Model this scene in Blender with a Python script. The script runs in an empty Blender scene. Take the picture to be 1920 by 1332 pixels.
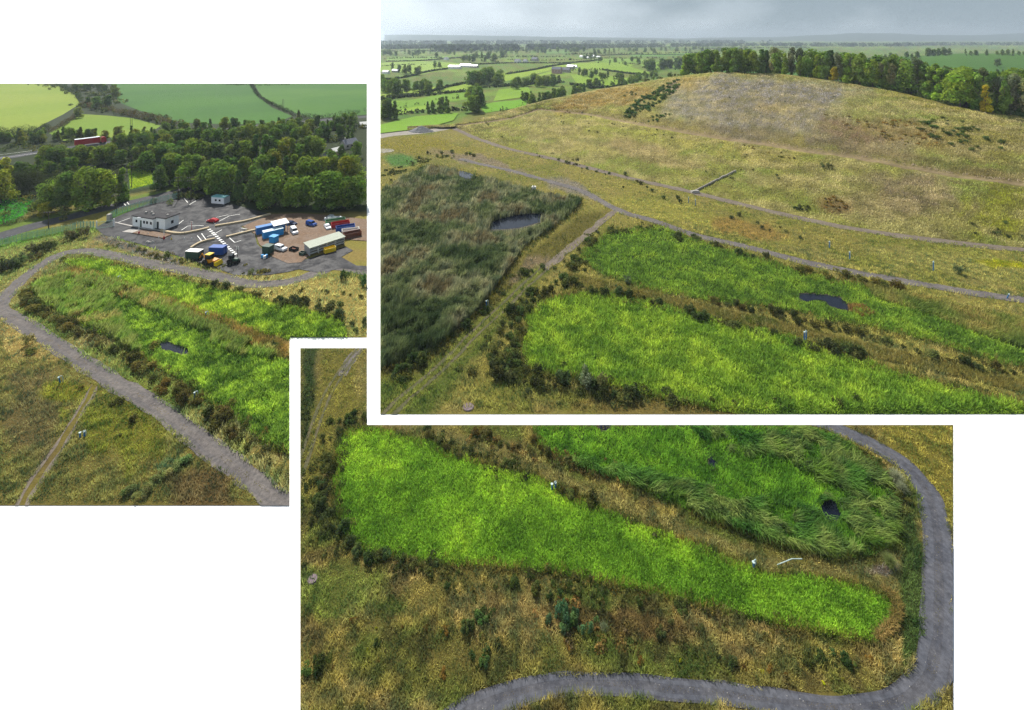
import bpy, bmesh, math, random
import numpy as np
from mathutils import Vector, Matrix
from mathutils.geometry import tessellate_polygon
random.seed(7); RNG = np.random.default_rng(11)
C = bpy.context.scene.collection
F, CX, HY, H = 900.0, 960.0, 70.0, 62.0          # lens in photo pixels, axis, horizon row, camera height (m)

# ------------------------------------------------------------------ plots (photo rectangles that bound each piece of land)
LEFT  = [(-160, 157, 688, 633), (-160, 633, 543, 948)]
HILL  = [(713, -900, 2090, 777)]
NEAR  = [(563, 653, 688, 797), (563, 797, 1787, 1480)]

def at(px, py, z=0.0):
    Y = F * (H - z) / (py - HY)
    return Vector(((px - CX) * Y / F, Y, z))
def at_np(px, py, z=0.0):
    Y = F * (H - z) / (py - HY)
    return np.stack([(px - CX) * Y / F, Y, np.zeros_like(Y) + z], -1)
def proj(v):
    v = np.asarray(v, dtype=np.float64)
    Y = np.maximum(v[..., 1], 1e-3)
    return CX + F * v[..., 0] / Y, HY + F * (H - v[..., 2]) / Y
def inside(px, py, plot):
    m = np.zeros(np.shape(px), bool)
    for x0, y0, x1, y1 in plot:
        m |= (px >= x0) & (px <= x1) & (py >= y0) & (py <= y1)
    return m

# ------------------------------------------------------------------ noise and polygons
def vnoise(x, y, scale, seed=0):
    x = np.asarray(x, float) / scale + 1000.0; y = np.asarray(y, float) / scale + 1000.0
    xi = np.floor(x).astype(np.int64); yi = np.floor(y).astype(np.int64)
    fx = x - xi; fy = y - yi
    fx = fx * fx * (3 - 2 * fx); fy = fy * fy * (3 - 2 * fy)
    def h(a, b):
        n = (a * 374761393 + b * 668265263 + seed * 974634777) & 0x7fffffff
        n = ((n ^ (n >> 13)) * 1274126177) & 0x7fffffff
        return ((n ^ (n >> 16)) & 0xffff) / 65535.0
    return (h(xi, yi) * (1 - fx) + h(xi + 1, yi) * fx) * (1 - fy) + (h(xi, yi + 1) * (1 - fx) + h(xi + 1, yi + 1) * fx) * fy
def fbm(x, y, scale, seed=0, o=3):
    t = 0; a = .5; s = 0
    for k in range(o):
        t = t + a * vnoise(x, y, scale / 2 ** k, seed + 17 * k); s += a; a *= .55
    return t / s
def in_poly(px, py, poly):
    px = np.asarray(px, float); py = np.asarray(py, float)
    m = np.zeros(px.shape, bool); n = len(poly)
    for i in range(n):
        x0, y0 = poly[i]; x1, y1 = poly[(i + 1) % n]
        if y0 == y1: continue
        c = ((y0 > py) != (y1 > py)) & (px < (x1 - x0) * (py - y0) / (y1 - y0) + x0)
        m ^= c
    return m
def dist_poly(px, py, poly, closed=True):
    d = np.full(np.shape(px), 1e9); n = len(poly)
    for i in range(n if closed else n - 1):
        ax, ay = poly[i]; bx, by = poly[(i + 1) % n]
        dx, dy = bx - ax, by - ay; L = dx * dx + dy * dy + 1e-9
        t = np.clip(((px - ax) * dx + (py - ay) * dy) / L, 0, 1)
        d = np.minimum(d, np.hypot(px - ax - t * dx, py - ay - t * dy))
    return d
def smooth(pts, closed=False, n=6):
    out = []; m = len(pts)
    rng = range(m) if closed else range(m - 1)
    for i in rng:
        p = [Vector(pts[(i + k) % m] if closed else pts[min(max(i + k, 0), m - 1)]) for k in (-1, 0, 1, 2)]
        for k in range(n):
            t = k / n
            out.append(tuple(.5 * ((2 * p[1]) + (p[2] - p[0]) * t + (2 * p[0] - 5 * p[1] + 4 * p[2] - p[3]) * t * t + (3 * p[1] - p[0] - 3 * p[2] + p[3]) * t ** 3)))
    if not closed: out.append(tuple(pts[-1]))
    return out
def clip_rect(poly, r):
    x0, y0, x1, y1 = r
    for ax, lim, sg in ((0, x0, 1), (0, x1, -1), (1, y0, 1), (1, y1, -1)):
        out = []; n = len(poly)
        for i in range(n):
            a, b = poly[i], poly[(i + 1) % n]
            da, db = sg * (a[ax] - lim), sg * (b[ax] - lim)
            if da >= 0: out.append(a)
            if (da > 0 > db) or (da < 0 < db):
                t = da / (da - db); out.append((a[0] + t * (b[0] - a[0]), a[1] + t * (b[1] - a[1])))
        poly = out
        if len(poly) < 3: return []
    return poly

# ------------------------------------------------------------------ materials
MAT = {}
def nt(name):
    m = bpy.data.materials.new(name); m.use_nodes = True
    m.node_tree.nodes.clear(); return m, m.node_tree.nodes, m.node_tree.links
def mat(name, rgb, rough=.6, metal=0, var=.25, scale=1.5, bump=0.0, spec=.2):
    if name in MAT: return MAT[name]
    m, N, L = nt(name)
    o = N.new('ShaderNodeOutputMaterial'); b = N.new('ShaderNodeBsdfPrincipled')
    tc = N.new('ShaderNodeTexCoord'); no = N.new('ShaderNodeTexNoise'); no.inputs['Scale'].default_value = scale; no.inputs['Detail'].default_value = 6
    no.inputs['Roughness'].default_value = .65
    mr = N.new('ShaderNodeMapRange'); mr.inputs['From Min'].default_value = .3; mr.inputs['From Max'].default_value = .7
    mr.inputs['To Min'].default_value = 1 - var; mr.inputs['To Max'].default_value = 1 + var
    mx = N.new('ShaderNodeVectorMath'); mx.operation = 'SCALE'; mx.inputs[0].default_value = rgb
    L.new(tc.outputs['Object'], no.inputs['Vector']); L.new(no.outputs['Fac'], mr.inputs['Value']); L.new(mr.outputs['Result'], mx.inputs['Scale'])
    L.new(mx.outputs['Vector'], b.inputs['Base Color']); b.inputs['Roughness'].default_value = rough; b.inputs['Metallic'].default_value = metal
    b.inputs['Specular IOR Level'].default_value = spec
    if bump:
        bp = N.new('ShaderNodeBump'); bp.inputs['Strength'].default_value = bump; bp.inputs['Distance'].default_value = .1
        L.new(no.outputs['Fac'], bp.inputs['Height']); L.new(bp.outputs['Normal'], b.inputs['Normal'])
    L.new(b.outputs['BSDF'], o.inputs['Surface']); MAT[name] = m; return m
def mat_gravel(name, c1, c2, stone, rough=.85, rlo=None, fine=7.0):
    """two-tone patches + fine grit + scattered pale stones"""
    m, N, L = nt(name)
    o = N.new('ShaderNodeOutputMaterial'); b = N.new('ShaderNodeBsdfPrincipled'); tc = N.new('ShaderNodeTexCoord')
    def noise(s, d=5):
        n = N.new('ShaderNodeTexNoise'); n.inputs['Scale'].default_value = s; n.inputs['Detail'].default_value = d; n.inputs['Roughness'].default_value = .7
        L.new(tc.outputs['Object'], n.inputs['Vector']); return n.outputs['Fac']
    def rng(v, a, z, lo, hi):
        r = N.new('ShaderNodeMapRange'); r.inputs['From Min'].default_value = a; r.inputs['From Max'].default_value = z
        r.inputs['To Min'].default_value = lo; r.inputs['To Max'].default_value = hi; L.new(v, r.inputs['Value']); return r.outputs['Result']
    mix = N.new('ShaderNodeMix'); mix.data_type = 'RGBA'; mix.inputs['A'].default_value = (*c1, 1); mix.inputs['B'].default_value = (*c2, 1)
    big = noise(.3, 8); L.new(rng(big, .4, .6, 0, 1), mix.inputs['Factor'])
    mix2 = N.new('ShaderNodeMix'); mix2.data_type = 'RGBA'; mix2.inputs['B'].default_value = (*stone, 1)
    L.new(mix.outputs['Result'], mix2.inputs['A']); L.new(rng(noise(fine, 2), .62, .74, 0, .8), mix2.inputs['Factor'])
    sc = N.new('ShaderNodeVectorMath'); sc.operation = 'SCALE'; L.new(mix2.outputs['Result'], sc.inputs[0]); L.new(rng(noise(1.7, 8), .3, .7, .6, 1.4), sc.inputs['Scale'])
    L.new(sc.outputs['Vector'], b.inputs['Base Color'])
    b.inputs['Specular IOR Level'].default_value = .13
    if rlo is None: b.inputs['Roughness'].default_value = rough
    else: L.new(rng(big, .42, .6, rlo, rough), b.inputs['Roughness'])
    bp = N.new('ShaderNodeBump'); bp.inputs['Strength'].default_value = .35; bp.inputs['Distance'].default_value = .05
    L.new(noise(6), bp.inputs['Height']); L.new(bp.outputs['Normal'], b.inputs['Normal'])
    L.new(b.outputs['BSDF'], o.inputs['Surface']); return m
def mat_attr(name, fine=1.6, var=.35, bump=.6):
    m, N, L = nt(name)
    o = N.new('ShaderNodeOutputMaterial'); b = N.new('ShaderNodeBsdfPrincipled'); a = N.new('ShaderNodeAttribute'); a.attribute_name = 'Col'
    tc = N.new('ShaderNodeTexCoord'); n1 = N.new('ShaderNodeTexNoise'); n1.inputs['Scale'].default_value = fine; n1.inputs['Detail'].default_value = 7; n1.inputs['Roughness'].default_value = .75
    r = N.new('ShaderNodeMapRange'); r.inputs['From Min'].default_value = .32; r.inputs['From Max'].default_value = .68; r.inputs['To Min'].default_value = 1 - var; r.inputs['To Max'].default_value = 1 + var
    s = N.new('ShaderNodeVectorMath'); s.operation = 'SCALE'
    L.new(tc.outputs['Object'], n1.inputs['Vector']); L.new(n1.outputs['Fac'], r.inputs['Value']); L.new(a.outputs['Color'], s.inputs[0]); L.new(r.outputs['Result'], s.inputs['Scale'])
    L.new(s.outputs['Vector'], b.inputs['Base Color']); b.inputs['Roughness'].default_value = .9; b.inputs['Specular IOR Level'].default_value = .1
    bp = N.new('ShaderNodeBump'); bp.inputs['Strength'].default_value = bump; bp.inputs['Distance'].default_value = .4
    L.new(n1.outputs['Fac'], bp.inputs['Height']); L.new(bp.outputs['Normal'], b.inputs['Normal'])
    L.new(b.outputs['BSDF'], o.inputs['Surface']); return m
def mat_leaf(name, trans=.35):
    m, N, L = nt(name)
    o = N.new('ShaderNodeOutputMaterial'); a = N.new('ShaderNodeAttribute'); a.attribute_name = 'Col'; oi = N.new('ShaderNodeObjectInfo')
    mu = N.new('ShaderNodeVectorMath'); mu.operation = 'MULTIPLY'; L.new(a.outputs['Color'], mu.inputs[0]); L.new(oi.outputs['Color'], mu.inputs[1])
    d = N.new('ShaderNodeBsdfDiffuse'); t = N.new('ShaderNodeBsdfTranslucent'); mx = N.new('ShaderNodeMixShader'); mx.inputs['Fac'].default_value = trans
    L.new(mu.outputs['Vector'], d.inputs['Color']); L.new(mu.outputs['Vector'], t.inputs['Color'])
    L.new(d.outputs['BSDF'], mx.inputs[1]); L.new(t.outputs['BSDF'], mx.inputs[2]); L.new(mx.outputs['Shader'], o.inputs['Surface']); return m
M_GROUND = mat_attr('soil_and_grass'); M_HILL = mat_attr('hillside_turf', .9, .32, .8); M_FIELD = mat_attr('pasture', .25, .12, .1)
M_LEAF = mat_leaf('foliage', .45); M_BLADE = mat_leaf('grass_blades', .42)
M_BARK = mat('bark', (.11, .09, .07), .9, var=.4, scale=3); M_BIRCH = mat('pale_bark', (.42, .40, .36), .8, var=.4, scale=2)
M_GROAD = mat_gravel('grey_gravel', (.05, .052, .063), (.075, .075, .084), (.18, .17, .155))
M_TROAD = mat_gravel('worn_gravel', (.095, .084, .08), (.135, .12, .11), (.26, .235, .2))
M_TRACK = mat_gravel('brown_gravel', (.115, .092, .072), (.15, .125, .095), (.27, .24, .2))
M_YARD = mat_gravel('wet_asphalt', (.016, .016, .019), (.032, .032, .035), (.06, .06, .064), rough=.85, rlo=.5)
M_DIRT = mat_gravel('brown_dirt', (.13, .08, .047), (.165, .108, .07), (.23, .175, .13), rough=.9, rlo=.6)
M_ROADA = mat_gravel('asphalt', (.045, .045, .049), (.062, .062, .066), (.09, .09, .09), rough=.85)
M_STONE = mat_gravel('crushed_stone', (.2, .18, .155), (.27, .25, .21), (.42, .4, .36))
M_RUT = mat_gravel('wheel_rut', (.06, .062, .025), (.095, .082, .042), (.14, .12, .075))
M_SAND = mat('sandy_kerb', (.42, .34, .22), .85, var=.2); M_PAINT = mat('road_paint', (.7, .7, .66), .6, var=.15)
M_WHITE = mat('white_panel', (.86, .87, .86), .5, var=.06); M_ROOFD = mat('dark_felt_roof', (.04, .038, .04), .9, var=.35, scale=.5)
M_TEAL = mat('teal_roof', (.13, .33, .33), .5, var=.15); M_GLASS = mat('dark_glass', (.015, .018, .022), .12, var=.05)
M_BLUE = mat('royal_blue_steel', (.012, .07, .30), .45, var=.15); M_SKYB = mat('light_blue_steel', (.03, .27, .58), .45, var=.12)
M_MIDB = mat('mid_blue_steel', (.02, .15, .40), .45, var=.18); M_PALEB = mat('pale_blue_panel', (.5, .62, .66), .5, var=.1)
M_NAVY = mat('navy_paint', (.012, .025, .08), .25, var=.05); M_CARB = mat('blue_paint', (.015, .07, .30), .25, var=.05)
M_RED = mat('red_paint', (.42, .015, .02), .3, var=.06); M_CARW = mat('white_paint', (.75, .76, .78), .3, var=.03)
M_YEL = mat('yellow_paint', (.72, .5, .01), .45, var=.1); M_ORA = mat('amber_paint', (.55, .22, .01), .5, var=.15)
M_DKG = mat('dark_green_steel', (.03, .07, .05), .5, var=.2); M_GRNS = mat('green_steel', (.05, .2, .08), .5, var=.2)
M_RUST = mat('rusty_steel', (.16, .055, .03), .8, var=.35); M_BLK = mat('black_rubber', (.015, .015, .015), .8, var=.1)
M_GREY = mat('galvanised_steel', (.36, .38, .4), .45, .4, var=.12); M_WOOD = mat('pole_wood', (.06, .045, .035), .9, var=.25)
M_GRGR = mat('grey_green_roof', (.3, .33, .26), .6, var=.15); M_SLATE = mat('slate_roof', (.13, .14, .17), .7, var=.2)
M_BRICK = mat('pinkish_wall', (.4, .27, .23), .8, var=.2); M_CONC = mat('concrete', (.36, .34, .31), .85, var=.2); M_COVER = mat('purple_grey_concrete', (.17, .13, .14), .85, var=.2, scale=2)
M_WELL = mat('well_head_blue', (.03, .15, .36), .5, var=.1); M_WELLG = mat('pale_turquoise_hose', (.42, .52, .5), .6, var=.1); M_PALG = mat('green_palisade', (.24, .42, .34), .5, var=.1)
M_FUN = mat('purple_plastic', (.16, .06, .3), .5); M_TANK = mat('white_plastic', (.75, .73, .68), .5, var=.08)
def mat_water():
    m, N, L = nt('dark_water'); o = N.new('ShaderNodeOutputMaterial'); b = N.new('ShaderNodeBsdfPrincipled')
    b.inputs['Base Color'].default_value = (.004, .006, .014, 1); b.inputs['Roughness'].default_value = .05; b.inputs['Specular IOR Level'].default_value = .22
    tc = N.new('ShaderNodeTexCoord'); n = N.new('ShaderNodeTexNoise'); n.inputs['Scale'].default_value = 2.5; bp = N.new('ShaderNodeBump'); bp.inputs['Strength'].default_value = .05; bp.inputs['Distance'].default_value = .02
    L.new(tc.outputs['Object'], n.inputs['Vector']); L.new(n.outputs['Fac'], bp.inputs['Height']); L.new(bp.outputs['Normal'], b.inputs['Normal']); L.new(b.outputs['BSDF'], o.inputs['Surface']); return m
M_WATER = mat_water()

# ------------------------------------------------------------------ object helpers
def tag(o, label=None, cat=None, group=None, kind=None):
    if label: o['label'] = label
    if cat: o['category'] = cat
    if group: o['group'] = group
    if kind: o['kind'] = kind
    return o
def np_mesh(name, V, Fc, col=None, m=None):
    """V (n,3), Fc (f,k) faces of k corners, col (n,3)"""
    me = bpy.data.meshes.new(name); V = np.ascontiguousarray(V, np.float32); Fc = np.ascontiguousarray(Fc, np.int32)
    k = Fc.shape[1]; f = len(Fc)
    me.vertices.add(len(V)); me.vertices.foreach_set('co', V.ravel())
    me.loops.add(f * k); me.loops.foreach_set('vertex_index', Fc.ravel())
    me.polygons.add(f); me.polygons.foreach_set('loop_start', np.arange(0, f * k, k, dtype=np.int32))
    try: me.polygons.foreach_set('loop_total', np.full(f, k, np.int32))
    except Exception: pass
    if col is not None:
        a = me.attributes.new('Col', 'FLOAT_COLOR', 'POINT')
        a.data.foreach_set('color', np.concatenate([np.clip(col, 0, 1), np.ones((len(V), 1))], 1).astype(np.float32).ravel())
    if m: me.materials.append(m)
    me.update(calc_edges=True); return me
def link(name, me, parent=None):
    o = bpy.data.objects.new(name, me); C.objects.link(o)
    if parent: o.parent = parent
    return o
def empty(name, loc, rz=0.0):
    o = bpy.data.objects.new(name, None); C.objects.link(o); o.location = loc; o.rotation_euler = (0, 0, rz); o.empty_display_size = .5; return o
class MB:
    def __init__(s): s.v = []; s.f = []
    def add(s, v, f):
        b = len(s.v); s.v += [tuple(p) for p in v]; s.f += [[b + i for i in q] for q in f]; return s
    def box(s, x0, x1, y0, y1, z0, z1, tx=0, ty=0):
        v = [(x0, y0, z0), (x1, y0, z0), (x1, y1, z0), (x0, y1, z0), (x0 + tx, y0 + ty, z1), (x1 - tx, y0 + ty, z1), (x1 - tx, y1 - ty, z1), (x0 + tx, y1 - ty, z1)]
        return s.add(v, [(3, 2, 1, 0), (4, 5, 6, 7), (0, 1, 5, 4), (1, 2, 6, 5), (2, 3, 7, 6), (3, 0, 4, 7)])
    def prism(s, prof, y0, y1, inset=0.0, zi=1e9):
        """(x,z) outline pushed along y; corners above zi pulled in by inset"""
        n = len(prof); A = [(x, y0 + (inset if z > zi else 0), z) for x, z in prof]; B = [(x, y1 - (inset if z > zi else 0), z) for x, z in prof]
        f = [tuple(range(n)), tuple(range(2 * n - 1, n - 1, -1))] + [(i, n + i, n + (i + 1) % n, (i + 1) % n) for i in range(n)]
        return s.add(A + B, f)
    def tube(s, pts, r, n=8, r1=None):
        pts = [Vector(p) for p in pts]; r1 = r if r1 is None else r1; V = []; k = len(pts)
        for i, p in enumerate(pts):
            d = (pts[min(i + 1, k - 1)] - pts[max(i - 1, 0)]).normalized(); u = d.cross(Vector((0, 0, 1)) if abs(d.z) < .9 else Vector((1, 0, 0))).normalized(); w = d.cross(u)
            rr = r + (r1 - r) * i / max(k - 1, 1)
            V += [p + (u * math.cos(2 * math.pi * j / n) + w * math.sin(2 * math.pi * j / n)) * rr for j in range(n)]
        f = [(i * n + j, i * n + (j + 1) % n, (i + 1) * n + (j + 1) % n, (i + 1) * n + j) for i in range(k - 1) for j in range(n)]
        f += [tuple(range(n - 1, -1, -1)), tuple((k - 1) * n + j for j in range(n))]
        return s.add(V, f)
    def cyl(s, x, y, z0, z1, r, n=14, r1=None): return s.tube([(x, y, z0), (x, y, z1)], r, n, r1)
    def wheel(s, x, y, z, r, w): return s.tube([(x, y - w / 2, z), (x, y + w / 2, z)], r, 14)
    def build(s, name, m, parent=None, bevel=0.0):
        me = bpy.data.meshes.new(name); me.from_pydata(s.v, [], s.f); me.materials.append(m)
        bm = bmesh.new(); bm.from_mesh(me); bmesh.ops.recalc_face_normals(bm, faces=bm.faces)
        if bevel: bmesh.ops.bevel(bm, geom=list(bm.edges), offset=bevel, segments=2, affect='EDGES', clamp_overlap=True)
        bm.to_mesh(me); bm.free()
        return link(name, me, parent)
def sheet(name, polys, z, m, plot, kind='structure', label=None, cat=None):
    """flat ground sheets from photo-space outlines, clipped to the plot; one object"""
    V = []; Fs = []
    for poly in polys:
        for r in plot:
            p = clip_rect([tuple(q[:2]) for q in poly], r)
            if len(p) < 3: continue
            w = [at(x, y, z) for x, y in p]; b = len(V)
            V += w
            Fs += [tuple(b + i for i in t) for t in tessellate_polygon([[Vector((q.x, q.y, 0)) for q in w]])]
    me = bpy.data.meshes.new(name); me.from_pydata([tuple(v) for v in V], [], Fs); me.materials.append(m)
    bm = bmesh.new(); bm.from_mesh(me)
    for f in bm.faces:
        f.normal_update()
        if f.normal.z < 0: f.normal_flip()
    bm.to_mesh(me); bm.free()
    return tag(link(name, me), label, cat, None, kind)
def ribbon(pts, width, wob=.25, seed=0, off=0.0, aniso=None):
    """list of photo-space quads for a road of given world width along photo-space points"""
    P = [at(*p) for p in smooth(pts, False, 8)]; L = []; R = []
    Q = [P[0]]
    for p in P[1:]:
        while (p - Q[-1]).length > 2.2: Q.append(Q[-1] + (p - Q[-1]).normalized() * 1.6)
        Q.append(p)
    P = Q; w = width if callable(width) else (lambda t: width)
    for i, p in enumerate(P):
        d = (P[min(i + 1, len(P) - 1)] - P[max(i - 1, 0)]).normalized(); n = Vector((-d.y, d.x, 0)); ww = (aniso[0] * abs(d.y) + aniso[1] * abs(d.x) if aniso else w(i / len(P))) / 2; k_ = 1 if not aniso else ww * 2 / aniso[0]
        a = (float(vnoise(p.x, p.y, 2.5, seed)) - .5) * 2 * wob; b = (float(vnoise(p.x, p.y, 2.5, seed + 5)) - .5) * 2 * wob
        L.append(p + n * (off * k_ + ww + a)); R.append(p + n * (off * k_ - ww + b))
    pj = lambda v: tuple(float(c) for c in proj(v))
    return [[pj(L[i]), pj(L[i + 1]), pj(R[i + 1]), pj(R[i])] for i in range(len(P) - 1)], [tuple(pj(p)) for p in P]
def strip_poly(quads): return [q[0] for q in quads] + [quads[-1][1], quads[-1][2]] + [q[3] for q in reversed(quads)]

# ------------------------------------------------------------------ grass and leaves
def lin(r, g, b, k=1.0):
    f = lambda c: ((c / 255 + .055) / 1.055) ** 2.4 if c > 10 else c / 255 / 12.92
    return np.array([f(r), f(g), f(b)]) * k
def sample(region, n, exclude=(), warp=0):
    xs = [p[0] for p in region]; ys = [p[1] for p in region]; x0, x1, y0, y1 = min(xs), max(xs), min(ys), max(ys)
    A = 0.0
    for i in range(len(region)):
        a, b = region[i], region[(i + 1) % len(region)]; A += a[0] * b[1] - b[0] * a[1]
    k = int(n * (x1 - x0) * (y1 - y0) / max(abs(A) / 2, 1))
    px = RNG.uniform(x0, x1, k); py = RNG.uniform(y0, y1, k); wx = px + warp * ((fbm(px, py, 26, 3) - .5) * 3 + (vnoise(px, py, 7, 8) - .5)); wy = py + warp * ((fbm(px, py, 26, 4) - .5) * 2 + (vnoise(px, py, 7, 9) - .5) * .6); m = in_poly(wx, wy, region)
    for e in exclude: m &= ~in_poly(wx, wy, e)
    return px[m], py[m]
def blades(P, h, w, lean, az, col, plot, bend=False, keep_off=()):
    """tapered blades standing at P; returns verts, faces, colours inside the plot"""
    ex, ey = proj(P); n = len(P)
    for rx0, ry0, rx1, ry1 in plot:
        if ry1 in (777, 948): h = np.where((ex > rx0) & (ex < rx1) & (ey > ry1 - 12) & (ey <= ry1), h * np.clip((ry1 - ey) / 12, .12, 1), h)
    fa = RNG.uniform(0, math.pi, n); side = np.stack([np.cos(fa), np.sin(fa), np.zeros(n)], -1) * (w / 2)[:, None]
    dirn = np.stack([np.cos(az), np.sin(az), np.zeros(n)], -1); up = np.array([0, 0, 1.0])
    tip = P + dirn * (h * np.sin(lean))[:, None] + up * (h * np.cos(lean))[:, None]
    if bend:
        mid = P + dirn * (h * .5 * np.sin(lean * .45))[:, None] + up * (h * .55 * np.cos(lean * .45))[:, None]
        V = np.stack([P - side, P + side, mid + side * .9, mid - side * .9, tip + side * .2, tip - side * .2], 1); fc = [[0, 1, 2, 3], [3, 2, 4, 5]]
    else:
        V = np.stack([P - side, P + side, tip + side * .35, tip - side * .35], 1); fc = [[0, 1, 2, 3]]
    px, py = proj(V); ok = inside(px, py, plot).all(1)
    for e in keep_off: ok &= ~in_poly(px[:, -1], py[:, -1], e)
    V = V[ok]; k = V.shape[1]; c = np.repeat(col[ok][:, None], k, 1)
    fcs = (np.array(fc)[None] + (np.arange(len(V)) * k)[:, None, None]).reshape(-1, 4)
    return V.reshape(-1, 3), fcs, c.reshape(-1, 3)
def rim(poly, n, plot, cols, w=9, hgt=(.5, 1.2), wid=(.06, .12), exclude=()):
    big = [(p[0], p[1]) for p in poly]; x0 = min(p[0] for p in big) - w; x1 = max(p[0] for p in big) + w; y0 = min(p[1] for p in big) - w; y1 = max(p[1] for p in big) + w
    k = n * 8; px = RNG.uniform(x0, x1, k); py = RNG.uniform(y0, y1, k); d = dist_poly(px, py, big); ok = (d < w * RNG.random(k) ** .6 * (.4 + 1.2 * fbm(px, py, 30, 77))) & inside(px, py, plot)
    for e in exclude: ok &= ~in_poly(px, py, e)
    px, py = px[ok], py[ok]; P = at_np(px, py); k = len(P); c = palette(P[:, 0], P[:, 1], cols, 2.2, 44, .45); s_ = (py - HY) / H
    return blades(P, RNG.uniform(*hgt, k), np.maximum(RNG.uniform(*wid, k), 1.3 / s_), RNG.uniform(.1, 1.0, k), RNG.uniform(0, 6.28, k), c, plot)
def merge(parts):
    V = []; Fc = []; Cc = []; b = 0
    for v, f, c in parts:
        V.append(v); Fc.append(f + b); Cc.append(c); b += len(v)
    return np.concatenate(V), np.concatenate(Fc), np.concatenate(Cc)
def palette(x, y, cols, scale, seed, jitter=.25):
    t = np.clip((fbm(x, y, scale, seed) - .28) / .44, 0, .999) * (len(cols) - 1); i = t.astype(int); f = (t - i)[:, None]
    cols = np.array(cols); c = cols[i] * (1 - f) + cols[np.minimum(i + 1, len(cols) - 1)] * f
    return c * (1 + RNG.uniform(-jitter, jitter, len(x)))[:, None]
def sward(region, n, plot, cols, hgt, wid, lean=(.15, .9), exclude=(), keep_off=(), scale=9, seed=1, bend=False, z=0.0, az=None, colf=None, jit=.3, clump=.0, gaps=0, warp=0, swirl=0, mix=0):
    px, py = sample(region, n, exclude, warp); m = inside(px, py, plot); px, py = px[m], py[m]
    P = at_np(px, py, z)
    if gaps: m = fbm(P[:, 0], P[:, 1], 2.6, seed + 60) > gaps; P, px, py = P[m], px[m], py[m]
    k = len(P); s = (py - HY) / H
    if colf is None: c = palette(P[:, 0], P[:, 1], cols, scale, seed, jit)
    else: c = colf(px, py) * (1 + RNG.uniform(-jit, jit, k))[:, None]
    h = RNG.uniform(*hgt, k)
    if mix:
        q = fbm(P[:, 0], P[:, 1], 1.1, seed + 31, 2); q = np.clip((q - .3) / .4, 0, 1)[:, None]; c = c * (1 + mix * (q - .5) * np.array([2.2, 1.7, 1.5]))
    if clump: h *= 1 - clump + 2 * clump * np.clip(1.6 * fbm(P[:, 0], P[:, 1], 2.4, seed + 3, 2) - .3, 0, 1)
    w = np.maximum(RNG.uniform(*wid, k), 1.3 / s)
    a = RNG.uniform(0, 2 * math.pi, k) if az is None else az + RNG.normal(0, .45, k) + (fbm(P[:, 0], P[:, 1], 5, seed + 40) - .5) * 5
    if swirl: a = fbm(P[:, 0], P[:, 1], swirl, seed + 50, 2) * 14 + RNG.normal(0, .7, k)
    return blades(P, h, w, RNG.uniform(*lean, k), a, c, plot, bend, keep_off)
def stuff(name, parts, m, label, cat):
    V, Fc, Cc = merge(parts); o = link(name, np_mesh(name, V, Fc, Cc, m)); return tag(o, label, cat, None, 'stuff')

def leaf_cloud(lobes, n, size, col, var=.35, flat=.0):
    """leaf cards spread over lobes (centre, radii): denser at the rim, facing outwards; each lobe its own tone"""
    vol = np.array([l[1][0] * l[1][1] * l[1][2] for l in lobes]) ** .67; cnt = np.maximum((vol / vol.sum() * n).astype(int), 4); parts = []
    for (c, r), k in zip(lobes, cnt):
        d = RNG.normal(size=(k, 3)); d /= np.linalg.norm(d, axis=1)[:, None]; rad = RNG.uniform(.35, 1, k) ** .45 * (1 + RNG.normal(0, .07, k))
        p = np.array(c) + d * rad[:, None] * np.array(r)
        nr = d + RNG.normal(0, .55, (k, 3)) + np.array([0, 0, .25]); nr /= np.linalg.norm(nr, axis=1)[:, None]
        u = np.cross(nr, RNG.normal(size=(k, 3))); u /= np.linalg.norm(u, axis=1)[:, None]; w = np.cross(nr, u)
        s = (size * RNG.uniform(.55, 1.25, k))[:, None]
        V = np.stack([p - u * s * .5, p - w * s * .36, p + u * s * .5, p + w * s * .36], 1)
        tone = np.array(col) * RNG.uniform(.7, 1.35) * np.array([RNG.uniform(.88, 1.2), 1, RNG.uniform(.8, 1.1)])
        cc = tone * (1 + RNG.uniform(-var, var, k))[:, None]
        parts.append((V.reshape(-1, 3), np.arange(k * 4).reshape(-1, 4), np.repeat(cc, 4, 0)))
    return merge(parts)
def trunk_mesh(h, r, kind):
    b = MB(); lean = (random.uniform(-.03, .03) * h, random.uniform(-.03, .03) * h)
    r = r * (.55 if kind == 'birch' else 1)
    b.tube([(0, 0, -.15), (lean[0] * .4, lean[1] * .4, h * .3), (lean[0], lean[1], h * .78)], r, 7, r * .3)
    for k in range(6):
        a = k * 2.4 + random.random(); z = h * random.uniform(.28, .6); q = h * random.uniform(.16, .27)
        b.tube([(lean[0] * z / h, lean[1] * z / h, z), (math.cos(a) * q * .6, math.sin(a) * q * .6, z + q * .55), (math.cos(a) * q, math.sin(a) * q, z + q * 1.1)], r * .4, 5, r * .12)
    return b
PROTO = {}
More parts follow.
